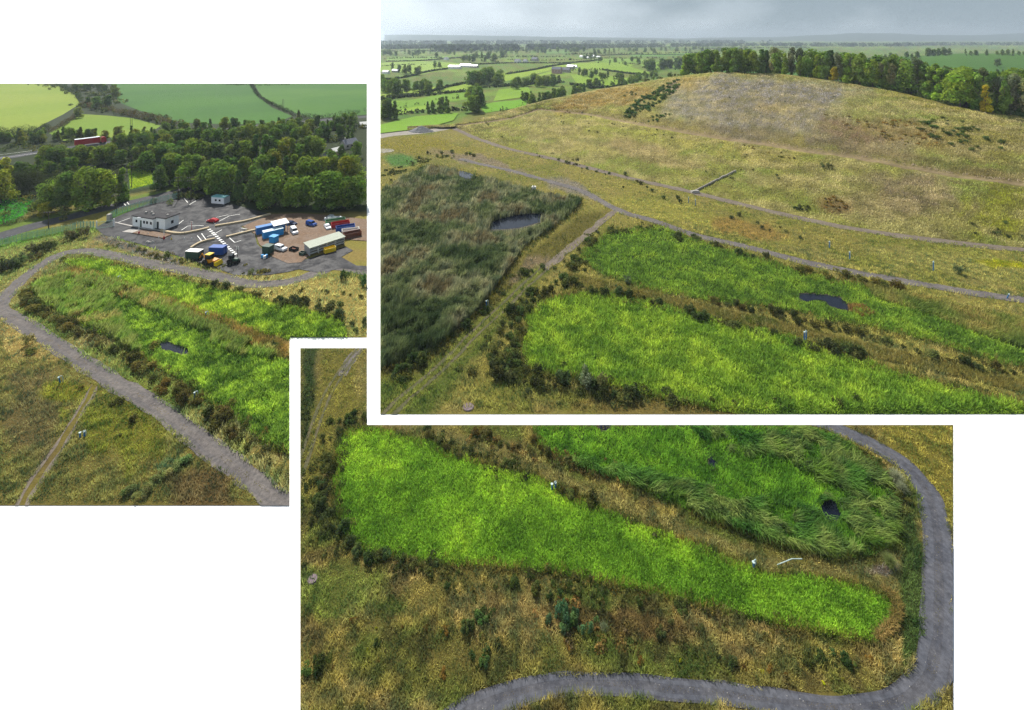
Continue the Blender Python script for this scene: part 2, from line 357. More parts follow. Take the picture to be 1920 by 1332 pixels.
def make_tree_proto(key, h, spread, nl, size, col, shape, bark=M_BARK):
    L = []
    if shape == 'round':
        for k in range(22):
            a = RNG.uniform(0, 6.28); q = spread * RNG.uniform(.1, .68); z = h * RNG.uniform(.12, .86); sh = 1 - .55 * max(0, (z / h - .55) / .45)
            r = spread * RNG.uniform(.24, .46); L.append(((math.cos(a) * q * sh, math.sin(a) * q * sh, z), (r, r, r * .85)))
        L.append(((0, 0, h * .6), (spread * .6, spread * .6, h * .3)))
    elif shape == 'tall':
        for k in range(16):
            a = RNG.uniform(0, 6.28); t = RNG.uniform(.08, .94); q = spread * .62 * (1 - t * .8) * RNG.uniform(.3, 1); r = spread * RNG.uniform(.25, .42) * (1.15 - t * .55)
            L.append(((math.cos(a) * q, math.sin(a) * q, h * t), (r, r, r * 1.25)))
    elif shape == 'birch':
        for k in range(20):
            a = RNG.uniform(0, 6.28); t = RNG.uniform(.24, .94); q = spread * .6 * RNG.uniform(.1, 1) * (1.1 - t * .6); r = spread * RNG.uniform(.24, .42)
            L.append(((math.cos(a) * q, math.sin(a) * q, h * t), (r, r, r * 1.5)))
    elif shape == 'cone':
        for k in range(12):
            t = .1 + .85 * k / 11; r = spread * (1 - t) * .9 + .25; L.append(((RNG.normal(0, .12), RNG.normal(0, .12), h * t), (r, r, h * .08)))
    V, Fc, Cc = leaf_cloud(L, nl, size, col)
    V[:, 2] = np.maximum(V[:, 2], .1)
    tb = trunk_mesh(h, h * .017 + .05, shape)
    PROTO[key] = dict(V=V, F=Fc, C=Cc, me=np_mesh('crown', V, Fc, Cc, M_LEAF), tb=tb, tm=None, bark=bark, h=h, r=spread)
    o = tb.build('trunk', bark); PROTO[key]['tm'] = o.data; bpy.data.objects.remove(o)
G1 = (.175, .26, .05); G2 = (.12, .185, .048); G3 = (.15, .17, .045); G4 = (.15, .165, .09)
make_tree_proto('round_a', 12, 5.2, 2600, .85, G1, 'round'); make_tree_proto('round_b', 12, 4.4, 2400, .8, G2, 'round'); make_tree_proto('round_c', 12, 4.8, 2400, .8, G1, 'round')
make_tree_proto('tall_a', 13, 3.4, 2000, .75, G2, 'tall'); make_tree_proto('tall_b', 13, 3.8, 2200, .8, G1, 'tall')
make_tree_proto('birch_a', 12, 3.2, 2000, .55, G4, 'birch', M_BIRCH); make_tree_proto('birch_b', 12, 2.8, 1700, .55, G4, 'birch', M_BIRCH); make_tree_proto('cone_a', 10, 2.4, 1400, .6, G2, 'cone')
make_tree_proto('far_a', 11, 5.0, 420, 1.7, G2, 'round'); make_tree_proto('far_b', 11, 4.2, 380, 1.6, G2, 'round'); make_tree_proto('far_c', 12, 3.4, 340, 1.5, G2, 'tall')
def culled(pv, pf, pc, M, plot):
    w = pv @ np.array(M.to_3x3()).T + np.array(M.translation); px, py = proj(w); ok = inside(px, py, plot)[pf].all(1); return ok
TREES = []; BUSHES = []; MASS = []; NOGO = []
def on_road(loc, plot):
    x, y = proj(np.array(loc)); x = np.array([x]); y = np.array([y])
    return any(pl is plot and in_poly(x, y, p)[0] for p, pl in NOGO)
def tree(kind, loc, h, plot, label, group, name='tree', tint=(1, 1, 1), wide=1.0, rz=None, cat='tree'):
    x, y = proj(np.array(loc))
    if -60 < x < (1980 if plot is not LEFT else 674): TREES.append((h * F / loc[1] * (1 if group else 9), (kind, Vector(loc), h, plot, label, group, name, tint, wide, random.uniform(0, 6.28), cat)))
def mass_leaves(p, M, plot, tint, frac):
    ok = culled(p['V'], p['F'], p['C'], M, plot) & (RNG.random(len(p['F'])) < frac)
    if not ok.any(): return
    f = p['F'][ok]; V = p['V'][f].reshape(-1, 3) @ np.array(M.to_3x3()).T + np.array(M.translation); return (V, np.arange(len(V)).reshape(-1, 4), p['C'][f].reshape(-1, 3) * np.array(tint))
def flush(limit=285):
    TREES.sort(key=lambda q: -q[0]); BUSHES.sort(key=lambda q: -q[0]); n = 0; rest = []
    for sz, a in TREES:
        if n < limit:
            if plant_tree(*a): n += 1
        else:
            p = PROTO[a[0]]; sc = a[2] / p['h']; M = Matrix.LocRotScale(a[1], Matrix.Rotation(a[9], 3, 'Z'), Vector((sc * a[8], sc * a[8], sc))); rest.append(mass_leaves(p, M, a[3], a[7], min(1, .35 + sz / 30)))
    rest = [r for r in rest if r is not None]
    if rest: stuff('distant_trees', rest, M_LEAF, 'many small trees in the far hedgerows, belts and woods', 'trees')
    n = 0
    for sz, a in BUSHES:
        if a[8] != 'bush' or (n < limit and sz > 0):
            o = plant_bush(*a); n += bool(o) and a[8] == 'bush'
        else:
            loc, sc, rz, sh = a[1], a[2], a[3], a[0]; MASS.append(mass_leaves(PROTO[sh], Matrix.LocRotScale(loc, Matrix.Rotation(rz, 3, 'Z'), sc), a[4], a[7], .7))
    m = [r for r in MASS if r is not None]
    if m: stuff('scrub', m, M_LEAF, 'low tangled scrub along the banks and verges and dotted over the hill', 'scrub')
def scrub(pts, width, hgt, plot, col=(.05, .07, .025), dens=1.0, z=None, leaf=.22):
    P = [at(*p) if z is None else z(*p) for p in smooth(pts, False, 8)]; Ls = []
    for a, c in zip(P[:-1], P[1:]):
        L_ = (c - a).length; k = int(L_ * dens * 1.9 + random.random())
        for _ in range(k):
            q = a.lerp(c, random.random()); q = q + Vector((random.gauss(0, width * .55), random.gauss(0, width * .55), 0)); f = float(fbm(q.x, q.y, 5, 91))
            if f < .45 or (z is None and on_road(q, plot)): continue
            r = width * random.uniform(.1, .27); hh = hgt * random.choice((.3, .45, .6, .9)) * (f + .4); Ls.append(((q.x, q.y, q.z + hh * .4), (r, r * random.uniform(.8, 1.4), hh * .5)))
    if not Ls: return
    s = F / np.mean([q.y for q in P]); lf = max(leaf, 2.6 / s)
    for tone in ((.8, .85, .9), (1.25, 1.3, 1.0), (1.9, 1.55, 1.1)):
        sub = [l for l in Ls if random.random() < .4]
        if not sub: continue
        n = int(sum(l[1][0] * l[1][1] for l in sub) / lf / lf * 9) + 8; V, Fc, Cc = leaf_cloud(sub, n, lf, np.array(col) * tone, .45); px, py = proj(V); ok = inside(px, py, plot)[Fc].all(1); f = Fc[ok]
        if ok.any(): MASS.append((V[f].reshape(-1, 3), np.arange(len(f) * 4).reshape(-1, 4), Cc[f].reshape(-1, 3)))
def plant_tree(kind, loc, h, plot, label, group, name='tree', tint=(1, 1, 1), wide=1.0, rz=None, cat='tree'):
    p = PROTO[kind]; s = h / p['h']; rz = random.uniform(0, 6.28) if rz is None else rz
    root = empty(name, loc, rz); root.scale = (s * wide, s * wide, s)
    M = Matrix.LocRotScale(Vector(loc), Matrix.Rotation(rz, 3, 'Z'), Vector(root.scale))
    ok = culled(p['V'], p['F'], p['C'], M, plot); me = p['me']
    if not ok.all():
        if ok.sum() < 12: bpy.data.objects.remove(root); return None
        me = np_mesh('crown', p['V'], p['F'][ok], p['C'], M_LEAF)
    o = link('crown', me, root); o.color = (*tint, 1)
    x, y = proj(np.array(loc))
    if inside(np.array([x - 6, x + 6]), np.array([y, y]), plot).all(): link('trunk', p['tm'], root)
    return tag(root, label, cat, group)
def make_bush_proto(key, n, size, col, shape):
    if shape == 'mound': L = [((RNG.uniform(-.55, .55), RNG.uniform(-.55, .55), RNG.uniform(.25, .7)), (.42, .42, .36)) for k in range(9)]
    elif shape == 'gorse': L = [((RNG.uniform(-.5, .5), RNG.uniform(-.5, .5), RNG.uniform(.25, .95)), (.26, .26, .38)) for k in range(13)]
    else: L = [((RNG.uniform(-.45, .45), RNG.uniform(-.45, .45), RNG.uniform(.35, 1.3)), (.26, .26, .5)) for k in range(11)]
    V, Fc, Cc = leaf_cloud(L, n, size, col, .4); V[:, 2] = np.maximum(V[:, 2], .01)
    PROTO[key] = dict(V=V, F=Fc, C=Cc, me=np_mesh(key, V, Fc, Cc, M_LEAF))
for i in range(3):
    make_bush_proto('mound%d' % i, 700, .2, (.09, .115, .036), 'mound'); make_bush_proto('gorse%d' % i, 800, .17, (.062, .09, .032), 'gorse'); make_bush_proto('shoot%d' % i, 650, .17, (.1, .13, .06), 'shoot')
def bush(shape, loc, r, plot, label, group, tint=(1, 1, 1), name='bush', hz=1.0, cat='bush'):
    sh = shape + str(random.randrange(3)); x, y = proj(np.array(loc)); k = random.uniform(.7, 1.5)
    if -60 < x < 1980 and y < 1345 and not on_road(loc, plot): BUSHES.append((r * F / loc[1] * (1 if group else 9), (sh, Vector(loc), Vector((r, r * random.uniform(.8, 1.2), r * hz * random.uniform(.85, 1.15))), random.uniform(0, 6.28), plot, label, group, (tint[0] * k, tint[1] * k, tint[2] * k), name, cat)))
    return True
def plant_bush(sh, loc, sc, rz, plot, label, group, tint, name, cat):
    p = PROTO[sh]; M = Matrix.LocRotScale(loc, Matrix.Rotation(rz, 3, 'Z'), sc); ok = culled(p['V'], p['F'], p['C'], M, plot); me = p['me']
    if ok.sum() < 40: return None
    if not ok.all(): me = np_mesh(name, p['V'], p['F'][ok], p['C'], M_LEAF)
    o = link(name, me); o.location = loc; o.rotation_euler = (0, 0, rz); o.scale = sc; o.color = (*tint, 1)
    return tag(o, label, cat, group)
def hedge(pts, w, h, plot, label, group=None, col=(.05, .075, .022), leaf=None, dens=1.0, name='hedge', z=None):
    P = [at(*p) if z is None else z(*p) for p in smooth(pts, False, 6)]; L = []
    for a, b in zip(P[:-1], P[1:]):
        n = max(1, int((b - a).length / (w * .7)))
        for k in range(n):
            q = a.lerp(b, k / n); r = w * RNG.uniform(.4, .65); hh = h * RNG.uniform(.7, 1.2)
            L.append(((q.x + RNG.normal(0, w * .12), q.y + RNG.normal(0, w * .12), q.z + hh * .5), (r, r, hh * .55)))
    leaf = leaf or max(.3, 1.6 * 62 / (proj(np.array(P[0]))[1] - HY) / 1.2)
    n = int(len(L) * 26 * dens * max(1, w * h / leaf / leaf / 14))
    V, Fc, Cc = leaf_cloud(L, n, leaf, col); px, py = proj(V); ok = inside(px, py, plot)[Fc].all(1)
    if ok.sum() < 5: return None
    o = link(name, np_mesh(name, V, Fc[ok], Cc, M_LEAF)); return tag(o, label, 'hedge', group)

# ------------------------------------------------------------------ ground with painted soils (a colour per vertex, real albedo)
def paint(px, py, layers):
    c = np.zeros((len(px), 3)); wx = (fbm(px, py, 30, 5) - .5) * 2; wy = (fbm(px, py, 30, 9) - .5) * 2
    for ly in layers:
        if ly[0] == 'all': c[:] = ly[1]; continue
        if ly[0] == 'poly':
            _, poly, colr, soft = ly; x = px + wx * soft * 1.2; y = py + wy * soft * 1.2
            x0 = min(p[0] for p in poly) - soft; x1 = max(p[0] for p in poly) + soft; y0 = min(p[1] for p in poly) - soft; y1 = max(p[1] for p in poly) + soft
            s = (x > x0) & (x < x1) & (y > y0) & (y < y1)
            if not s.any(): continue
            d = dist_poly(x[s], y[s], poly); d = np.where(in_poly(x[s], y[s], poly), d, -d); m = np.zeros(len(px)); m[s] = np.clip(.5 + d / (2 * soft), 0, 1)
        elif ly[0] == 'blob':
            _, cx, cy, rx, ry, ang, colr, st = ly; a = math.radians(ang); x = px - cx + wx * rx * .5; y = py - cy + wy * ry * .5
            u = (x * math.cos(a) + y * math.sin(a)) / rx; v = (-x * math.sin(a) + y * math.cos(a)) / ry; m = st * np.clip(1.5 - 1.5 * (u * u + v * v), 0, 1)
        elif ly[0] == 'noise':
            _, scale, seed, lo, hi, colr, st = ly; W = at_np(px, np.maximum(py, HY + 3)); m = st * np.clip((fbm(W[:, 0], W[:, 1], scale, seed) - lo) / (hi - lo), 0, 1)
        c = c * (1 - m[:, None]) + np.array(colr) * m[:, None]
    return c
def ground(name, plot, step, layers, ymax, z=0.0, m=None):
    Vs = []; Fs = []; b = 0
    for x0, y0, x1, y1 in plot:
        y1 = min(y1, ymax[1]); y0 = max(y0, ymax[0]); xs = np.linspace(x0, x1, int((x1 - x0) / step) + 2); ys = np.linspace(y0, y1, int((y1 - y0) / step) + 2)
        gx, gy = np.meshgrid(xs, ys); Vs.append((gx.ravel(), gy.ravel())); nx, ny = len(xs), len(ys)
        i = (np.arange(ny - 1)[:, None] * nx + np.arange(nx - 1)[None]).ravel() + b; Fs.append(np.stack([i, i + nx, i + nx + 1, i + 1], -1)); b += nx * ny
    px = np.concatenate([v[0] for v in Vs]); py = np.concatenate([v[1] for v in Vs])
    o = link(name, np_mesh(name, at_np(px, py, z), np.concatenate(Fs), paint(px, py, layers), m or M_GROUND)); return tag(o, kind='structure')
K = lambda r, g, b, k=.46: lin(r, g, b, k)          # seen colour -> ground albedo
def B(r, g, b, k=1.0):
    c = lin(r, g, b, k * 1.35); return c * np.array([1.2, 1, .92])          # seen colour -> blade albedo
hd = lambda a, b: math.atan2((b - a).y, (b - a).x)

# ================================================================== WHITE SURROUND, SKY, HAZE, LIGHT, CAMERA
me = bpy.data.meshes.new('white_ground'); me.from_pydata([(-10500, -300, -.06), (10500, -300, -.06), (10500, 1000, -.06), (-10500, 1000, -.06)], [], [(0, 1, 2, 3)])
me.materials.append(mat('white_ground', (.93, .93, .93), .9, var=0, spec=0)); tag(link('white_ground', me), kind='structure')
m, N, L = nt('glowing_backdrop'); e = N.new('ShaderNodeEmission'); e.inputs['Color'].default_value = (1, 1, 1, 1); e.inputs['Strength'].default_value = 8.0
o_ = N.new('ShaderNodeOutputMaterial'); L.new(e.outputs['Emission'], o_.inputs['Surface'])
xr = (712.5 - CX) * 9500 / F; b = MB(); b.box(-15000, xr, 9500, 9520, -1500, 1400); tag(b.build('sky', m), kind='structure')  # added glowing wall that fills the blank white surround; no part of the sky
hz, N, L = nt('haze'); v = N.new('ShaderNodeVolumePrincipled'); v.inputs['Density'].default_value = .00015; v.inputs['Color'].default_value = (.50, .59, .67, 1); v.inputs['Anisotropy'].default_value = .2
o_ = N.new('ShaderNodeOutputMaterial'); L.new(v.outputs['Volume'], o_.inputs['Volume'])
b = MB(); b.box(-10800, 11500, -400, 9400, -3, 168); tag(b.build('haze', hz), kind='stuff')
SUN_AZ = math.radians(-26); SUN_EL = math.radians(47)            # from +Y towards -X: beyond and to the left
sd = Vector((math.sin(SUN_AZ) * math.cos(SUN_EL), math.cos(SUN_AZ) * math.cos(SUN_EL), math.sin(SUN_EL)))
sl = bpy.data.lights.new('sun', 'SUN'); sl.energy = 5.0; sl.angle = math.radians(.6); sl.color = (1, .95, .87); so = link('sun', sl); so.rotation_euler = sd.to_track_quat('Z', 'Y').to_euler()
W = bpy.data.worlds.new('World'); bpy.context.scene.world = W; W.use_nodes = True; N = W.node_tree.nodes; L = W.node_tree.links; N.clear()
sk = N.new('ShaderNodeTexSky'); sk.sky_type = 'NISHITA'; sk.sun_disc = False; sk.sun_elevation = SUN_EL; sk.sun_rotation = SUN_AZ
bg = N.new('ShaderNodeBackground'); bg.inputs['Strength'].default_value = .07; wo = N.new('ShaderNodeOutputWorld')
tc = N.new('ShaderNodeTexCoord'); mp = N.new('ShaderNodeMapping'); mp.inputs['Scale'].default_value = (2.2, 2.2, 4.5); no = N.new('ShaderNodeTexNoise'); no.inputs['Scale'].default_value = 2.6; no.inputs['Detail'].default_value = 4; no.inputs['Roughness'].default_value = .45
L.new(tc.outputs['Generated'], mp.inputs['Vector']); L.new(mp.outputs['Vector'], no.inputs['Vector'])
sx = N.new('ShaderNodeSeparateXYZ'); L.new(tc.outputs['Generated'], sx.inputs['Vector'])
r1 = N.new('ShaderNodeMapRange'); r1.inputs['From Min'].default_value = -.3; r1.inputs['From Max'].default_value = .5; r1.inputs['To Min'].default_value = .62; r1.inputs['To Max'].default_value = -.28; L.new(sx.outputs['X'], r1.inputs['Value'])   # rain cloud thickens to the right
ad = N.new('ShaderNodeMath'); ad.operation = 'MULTIPLY_ADD'; ad.inputs[1].default_value = .95; L.new(no.outputs['Fac'], ad.inputs[0]); L.new(r1.outputs['Result'], ad.inputs[2])
cr = N.new('ShaderNodeValToRGB'); cr.color_ramp.elements[0].position = .2; cr.color_ramp.elements[0].color = (3.3, 4.15, 4.8, 1); cr.color_ramp.elements[1].position = 1.15 / 1.2; cr.color_ramp.elements[1].color = (9.8, 10.9, 11.8, 1)
L.new(ad.outputs['Value'], cr.inputs['Fac'])
r2 = N.new('ShaderNodeMapRange'); r2.inputs['From Min'].default_value = .3; r2.inputs['From Max'].default_value = .75; r2.inputs['To Min'].default_value = .95; r2.inputs['To Max'].default_value = .3; L.new(sx.outputs['Z'], r2.inputs['Value'])
mx = N.new('ShaderNodeMix'); mx.data_type = 'RGBA'; L.new(r2.outputs['Result'], mx.inputs['Factor']); L.new(sk.outputs['Color'], mx.inputs['A']); L.new(cr.outputs['Color'], mx.inputs['B'])
L.new(mx.outputs['Result'], bg.inputs['Color']); L.new(bg.outputs['Background'], wo.inputs['Surface'])
cam = bpy.data.cameras.new('camera'); cam.sensor_width = 36; cam.lens = 36 * F / 1920; cam.shift_y = -(666 - HY) / 1920; cam.clip_end = 40000; cam.clip_start = .5
co = link('camera', cam); co.location = (0, 0, H); co.rotation_euler = (math.pi / 2, 0, 0); sc = bpy.context.scene; sc.camera = co
sc.view_settings.view_transform = 'Standard'; sc.view_settings.look = 'None'; sc.view_settings.exposure = .5; sc.view_settings.gamma = 1
sc.render.film_transparent = False; sc.cycles.max_bounces = 6; sc.cycles.diffuse_bounces = 2; sc.cycles.transmission_bounces = 3; sc.cycles.volume_bounces = 0; sc.cycles.sample_clamp_indirect = 1.5; sc.cycles.sample_clamp_direct = 6; sc.cycles.use_denoising = True; sc.cycles.denoiser = 'OPENIMAGEDENOISE'; sc.cycles.denoising_input_passes = 'RGB_ALBEDO_NORMAL'; sc.cycles.denoising_prefilter = 'NONE'

# ================================================================== LEFT PLOT: yard, trees, fields, wetland cells
F1 = [(-160, 150), (70, 150), (112, 160), (140, 178), (150, 195), (118, 215), (78, 235), (40, 258), (-160, 262)]
F2 = [(92, 250), (150, 214), (200, 217), (250, 222), (302, 236), (285, 247), (240, 254), (180, 262), (120, 265)]
F3 = [(206, 150), (470, 150), (482, 180), (510, 202), (548, 218), (520, 230), (440, 234), (340, 230), (260, 207), (222, 192)]
F4 = [(472, 150), (700, 150), (700, 214), (590, 222), (560, 215), (520, 199), (490, 181)]
F5 = [(70, 345), (100, 332), (165, 318), (200, 318), (140, 342), (80, 352)]; F6 = [(240, 318), (282, 312), (286, 345), (245, 355)]; F7 = [(-160, 372), (60, 372), (56, 395), (22, 422), (-160, 440)]
LROAD_P = [(700, 512), (660, 504), (625, 501), (595, 512), (558, 524), (520, 531), (470, 532), (400, 517), (300, 498), (225, 482), (165, 471), (115, 477), (62, 508), (22, 543), (4, 568), (6, 585), (40, 605), (100, 643), (200, 708), (300, 768), (392, 838), (470, 897), (555, 962)]
lroad_q, _ = ribbon(LROAD_P, lambda t: 3.7 if t < .5 else 3.0, .3, 1); LROADP = strip_poly(lroad_q); LROADI = strip_poly(ribbon(LROAD_P, 2.1, .5, 9)[0]); NOGO.append((strip_poly(ribbon(LROAD_P, lambda t: 5.6 if t < .5 else 5.0, 0, 1)[0]), LEFT))
YARD = [(322, 362), (362, 350), (400, 374), (470, 392), (508, 402), (480, 415), (452, 425), (478, 440), (482, 458), (510, 482), (568, 488), (600, 478), (648, 462), (662, 470), (640, 482), (668, 498), (690, 499), (690, 508), (640, 503), (600, 512), (560, 505), (540, 510), (500, 516), (440, 516), (398, 500), (345, 484), (262, 458), (195, 441), (178, 428), (202, 414)]
DIRT = [(455, 424), (510, 402), (560, 400), (625, 404), (692, 412), (692, 452), (660, 450), (645, 446), (590, 470), (565, 492), (540, 494), (512, 482), (486, 458), (480, 440)]
ACC = [(-60, 462), (0, 443), (60, 425), (120, 410), (200, 390), (262, 377), (322, 362), (362, 352)]
acc_q, _ = ribbon(ACC, 7.2, .2, 2); ACCP = strip_poly(acc_q)
MAIN = [(-160, 312), (0, 297), (70, 286), (200, 268), (330, 250), (470, 238), (600, 226), (700, 218)]
main_q, _ = ribbon(MAIN, 9.0, .15, 3)
CA = [(122, 492), (160, 485), (205, 493), (262, 508), (350, 530), (430, 548), (478, 562), (530, 575), (600, 588), (640, 602), (652, 640), (545, 640), (520, 634), (480, 625), (400, 600), (320, 577), (250, 552), (200, 530), (140, 506)]
CB = [(56, 540), (75, 526), (110, 518), (170, 519), (250, 545), (330, 580), (400, 615), (480, 652), (556, 690), (556, 860), (500, 838), (420, 772), (350, 722), (300, 690), (250, 655), (150, 610), (80, 575)]
PL1 = [(299, 643), (307, 640), (318, 642), (334, 648), (350, 653), (356, 658), (350, 663), (338, 663), (318, 657), (304, 654)]; PL2 = [(106, 551), (118, 547), (124, 551), (116, 557), (107, 557)]
L_LAYERS = [('all', K(165, 155, 72)), ('noise', 20, 3, .45, .65, K(120, 130, 50), .8), ('noise', 9, 4, .5, .7, K(175, 150, 85), .7),
  ('poly', [(-160, 140), (700, 140), (700, 400), (440, 400), (340, 350), (-160, 430)], K(58, 72, 32), 3),
  ('poly', F5, K(125, 165, 50), 2), ('poly', F6, K(95, 160, 40), 2), ('poly', F7, K(60, 130, 45), 4),
  ('poly', [(-160, 448), (60, 430), (180, 425), (195, 432), (120, 445), (0, 478), (-160, 500)], K(120, 150, 50), 3),
  ('poly', [(-160, 475), (0, 470), (120, 440), (190, 432), (150, 470), (60, 505), (0, 540), (-160, 560)], K(150, 148, 66), 5),
  ('poly', [(195, 432), (280, 450), (345, 476), (345, 484), (262, 462), (195, 446)], K(150, 165, 45), 3),
  ('poly', [(190, 440), (270, 466), (345, 492), (330, 500), (230, 470), (175, 448)], K(140, 125, 95), 3),
  ('poly', [(205, 402), (338, 364), (345, 372), (212, 414)], K(120, 172, 48), 2), ('poly', [(-160, 455), (0, 424), (60, 408), (130, 396), (200, 380), (320, 352), (350, 350), (330, 362), (200, 388), (120, 408), (0, 441), (-160, 470)], K(125, 150, 50), 2),
  ('poly', [(400, 520), (700, 520), (700, 640), (640, 600), (540, 572), (430, 545)], K(185, 165, 85), 4),
  ('poly', [(-160, 590), (0, 588), (40, 612), (100, 655), (200, 722), (300, 784), (392, 858), (480, 930), (520, 960), (-160, 960)], K(138, 124, 56), 4),
  ('blob', 40, 630, 120, 35, 20, K(190, 160, 85), .8), ('blob', 230, 800, 110, 80, 25, K(135, 130, 35), .75), ('blob', 60, 780, 70, 110, 0, K(120, 100, 58), .6),
  ('blob', 380, 930, 80, 60, 30, K(120, 96, 52), .9), ('blob', 120, 735, 60, 22, 0, K(150, 140, 35), .8), ('blob', 300, 890, 60, 14, -48, K(120, 130, 70), .9),
  ('poly', CA, K(60, 85, 25), 3), ('poly', CB, K(58, 78, 28), 3),
  ('poly', [(240, 545), (330, 572), (420, 605), (500, 630), (560, 640), (560, 672), (480, 642), (400, 612), (330, 580), (245, 552)], K(165, 140, 75), 2)]
ground('land', LEFT, 3, L_LAYERS, (157, 948))
sheet('road', lroad_q, .05, M_TROAD, LEFT)
M_WHEEL = mat_gravel('worn_wheel_line', (.085, .078, .078), (.12, .108, .1), (.2, .185, .165)); M_CROWN = mat_gravel('weedy_crown', (.1, .09, .06), (.13, .12, .085), (.2, .18, .13))
for o_, w_ in ((-.72, .5), (.72, .5)): sheet('wheel_line', ribbon(LROAD_P, w_, .22, 12, o_)[0], .056, M_WHEEL, LEFT)
sheet('road', acc_q, .05, M_ROADA, LEFT); sheet('road', main_q, .05, M_ROADA, LEFT)
sheet('yard', [YARD], .10, M_YARD, LEFT); sheet('dirt', [DIRT], .16, M_DIRT, LEFT)
def field(name, poly, base, alt, seed, plot, z=.05):
    x0 = min(p[0] for p in poly); x1 = max(p[0] for p in poly); y0 = min(p[1] for p in poly); y1 = max(p[1] for p in poly)
    o = sheet(name, [poly], z, M_FIELD, plot); me = o.data
    bm = bmesh.new(); bm.from_mesh(me)
    for _ in range(5):
        es = [e for e in bm.edges if e.calc_length() > 14]
        if es: bmesh.ops.subdivide_edges(bm, edges=es, cuts=1, use_grid_fill=True)
    bmesh.ops.triangulate(bm, faces=bm.faces[:]); bm.to_mesh(me); bm.free()
    V = np.zeros(len(me.vertices) * 3); me.vertices.foreach_get('co', V); V = V.reshape(-1, 3)
    t = fbm(V[:, 0], V[:, 1], 60, seed)[:, None]; t = np.clip((t - .3) / .4, 0, 1); c = np.array(base) * (1 - t) + np.array(alt) * t
    a = me.attributes.new('Col', 'FLOAT_COLOR', 'POINT'); a.data.foreach_set('color', np.concatenate([c, np.ones((len(V), 1))], 1).astype(np.float32).ravel()); return o
field('field', F1, K(158, 184, 52), K(170, 190, 62), 1, LEFT); field('field', F2, K(138, 174, 44), K(156, 180, 52), 2, LEFT)
field('field', F3, K(84, 140, 34), K(72, 128, 34), 3, LEFT); field('field', F4, K(78, 134, 34), K(94, 146, 40), 4, LEFT)
# wheel tracks and foot trails in the dry grass
for pts in ([(172, 722), (140, 778), (96, 845), (55, 905), (28, 955)], [(184, 724), (152, 780), (112, 848), (74, 905), (46, 955)]):
    q, _ = ribbon(pts, .5, .25, 8); sheet('track', q, .04, M_TRACK, LEFT)
sheet('water', [smooth(PL1, True, 4)], .06, M_WATER, LEFT); sheet('water', [smooth(PL2, True, 4)], .06, M_WATER, LEFT)
# painted lines on the yard and the main road
def lines(name, segs, w, z, plot, label=None):
    polys = []
    for a, b_ in segs:
        p, q = at(*a), at(*b_); n = (q - p).normalized(); n = Vector((-n.y, n.x, 0)) * w / 2
        polys.append([tuple(float(c) for c in proj(v)) for v in (p + n, q + n, q - n, p - n)])
    return sheet(name, polys, z, M_PAINT, plot)
zb = []
for k in range(15):
    t = k / 14; zb.append(((392 + 49 * t - 2.6, 430.5 + 46 * t + .9), (392 + 49 * t + 3.4, 430.5 + 46 * t - .9)))
lines('zebra_crossing', zb, .85, .14, LEFT)
lines('road_marking', [((405, 408), (428, 403)), ((402, 420), (430, 405)), ((430, 405), (450, 402)), ((340, 432), (352, 424)), ((352, 424), (382, 423)), ((452, 428), (474, 431)), ((448, 434), (462, 434)), ((378, 438), (388, 452)), ((388, 444), (398, 441)), ((398, 441), (416, 431)),
   ((430, 446), (440, 455)), ((440, 455), (452, 451)), ((222, 417), (244, 409)), ((335, 420), (344, 413)), ((232, 381), (236, 386)), ((238, 379), (242, 384)), ((370, 442), (378, 452)), ((345, 372), (352, 380)), ((355, 384), (372, 374))], .22, .14, LEFT)
lines('road_line', [((-100, 301.5), (0, 290.5)), ((0, 290.5), (70, 281.5)), ((-100, 308), (0, 297)), ((0, 297), (70, 287.4))], .35, .09, LEFT)

# grass, rushes and reeds as countless blades
EXL = [LROADI, YARD, DIRT, ACCP, CA, CB]
lcol = lambda px, py: paint(px, py, L_LAYERS) * np.array([2.35, 3.15, 5.0])
T = [(172, 722), (184, 724), (152, 780), (112, 848), (74, 905), (46, 955), (28, 955), (55, 905), (96, 845), (140, 778)]
stuff('rough_grass', [sward([(-150, 588), (0, 588), (40, 612), (100, 655), (200, 722), (300, 784), (392, 858), (480, 930), (520, 948), (-150, 948)], 48000, LEFT, None, (.15, .5), (.04, .1), colf=lcol, exclude=[T, LROADI], clump=.6, mix=.55, warp=3),
   sward([(-150, 470), (180, 428), (345, 478), (400, 505), (480, 520), (690, 510), (690, 633), (543, 633), (543, 948), (470, 890), (100, 640), (0, 560), (-150, 570)], 42000, LEFT, None, (.25, .7), (.06, .14), colf=lcol, exclude=EXL, clump=.6, mix=.5, warp=2)], M_BLADE, 'dry yellow and green rough grass around the yard and wetland cells', 'grass')
LUSH = [B(98, 136, 52), B(122, 160, 58), B(142, 176, 66)]
stuff('wetland_plants', [sward(CA, 26000, LEFT, LUSH, (.5, 1.1), (.12, .26), (.25, 1.15), scale=3.5, seed=4, clump=.4, warp=4, mix=.45, jit=.4)], M_BLADE, 'bright green wetland plants filling the narrow upper cell below the yard', 'wetland plants')
stuff('wetland_plants', [sward(CB, 50000, LEFT, [B(88, 126, 52), B(112, 150, 58, 1.05), B(132, 170, 64, 1.1)], (.4, 1.0), (.1, .24), (.25, 1.15), scale=3.5, seed=5, exclude=[PL1, PL2], keep_off=[PL1], clump=.4, warp=4, mix=.45, jit=.4)], M_BLADE, 'green wetland plants around the dark pool in the lower left cell', 'wetland plants')
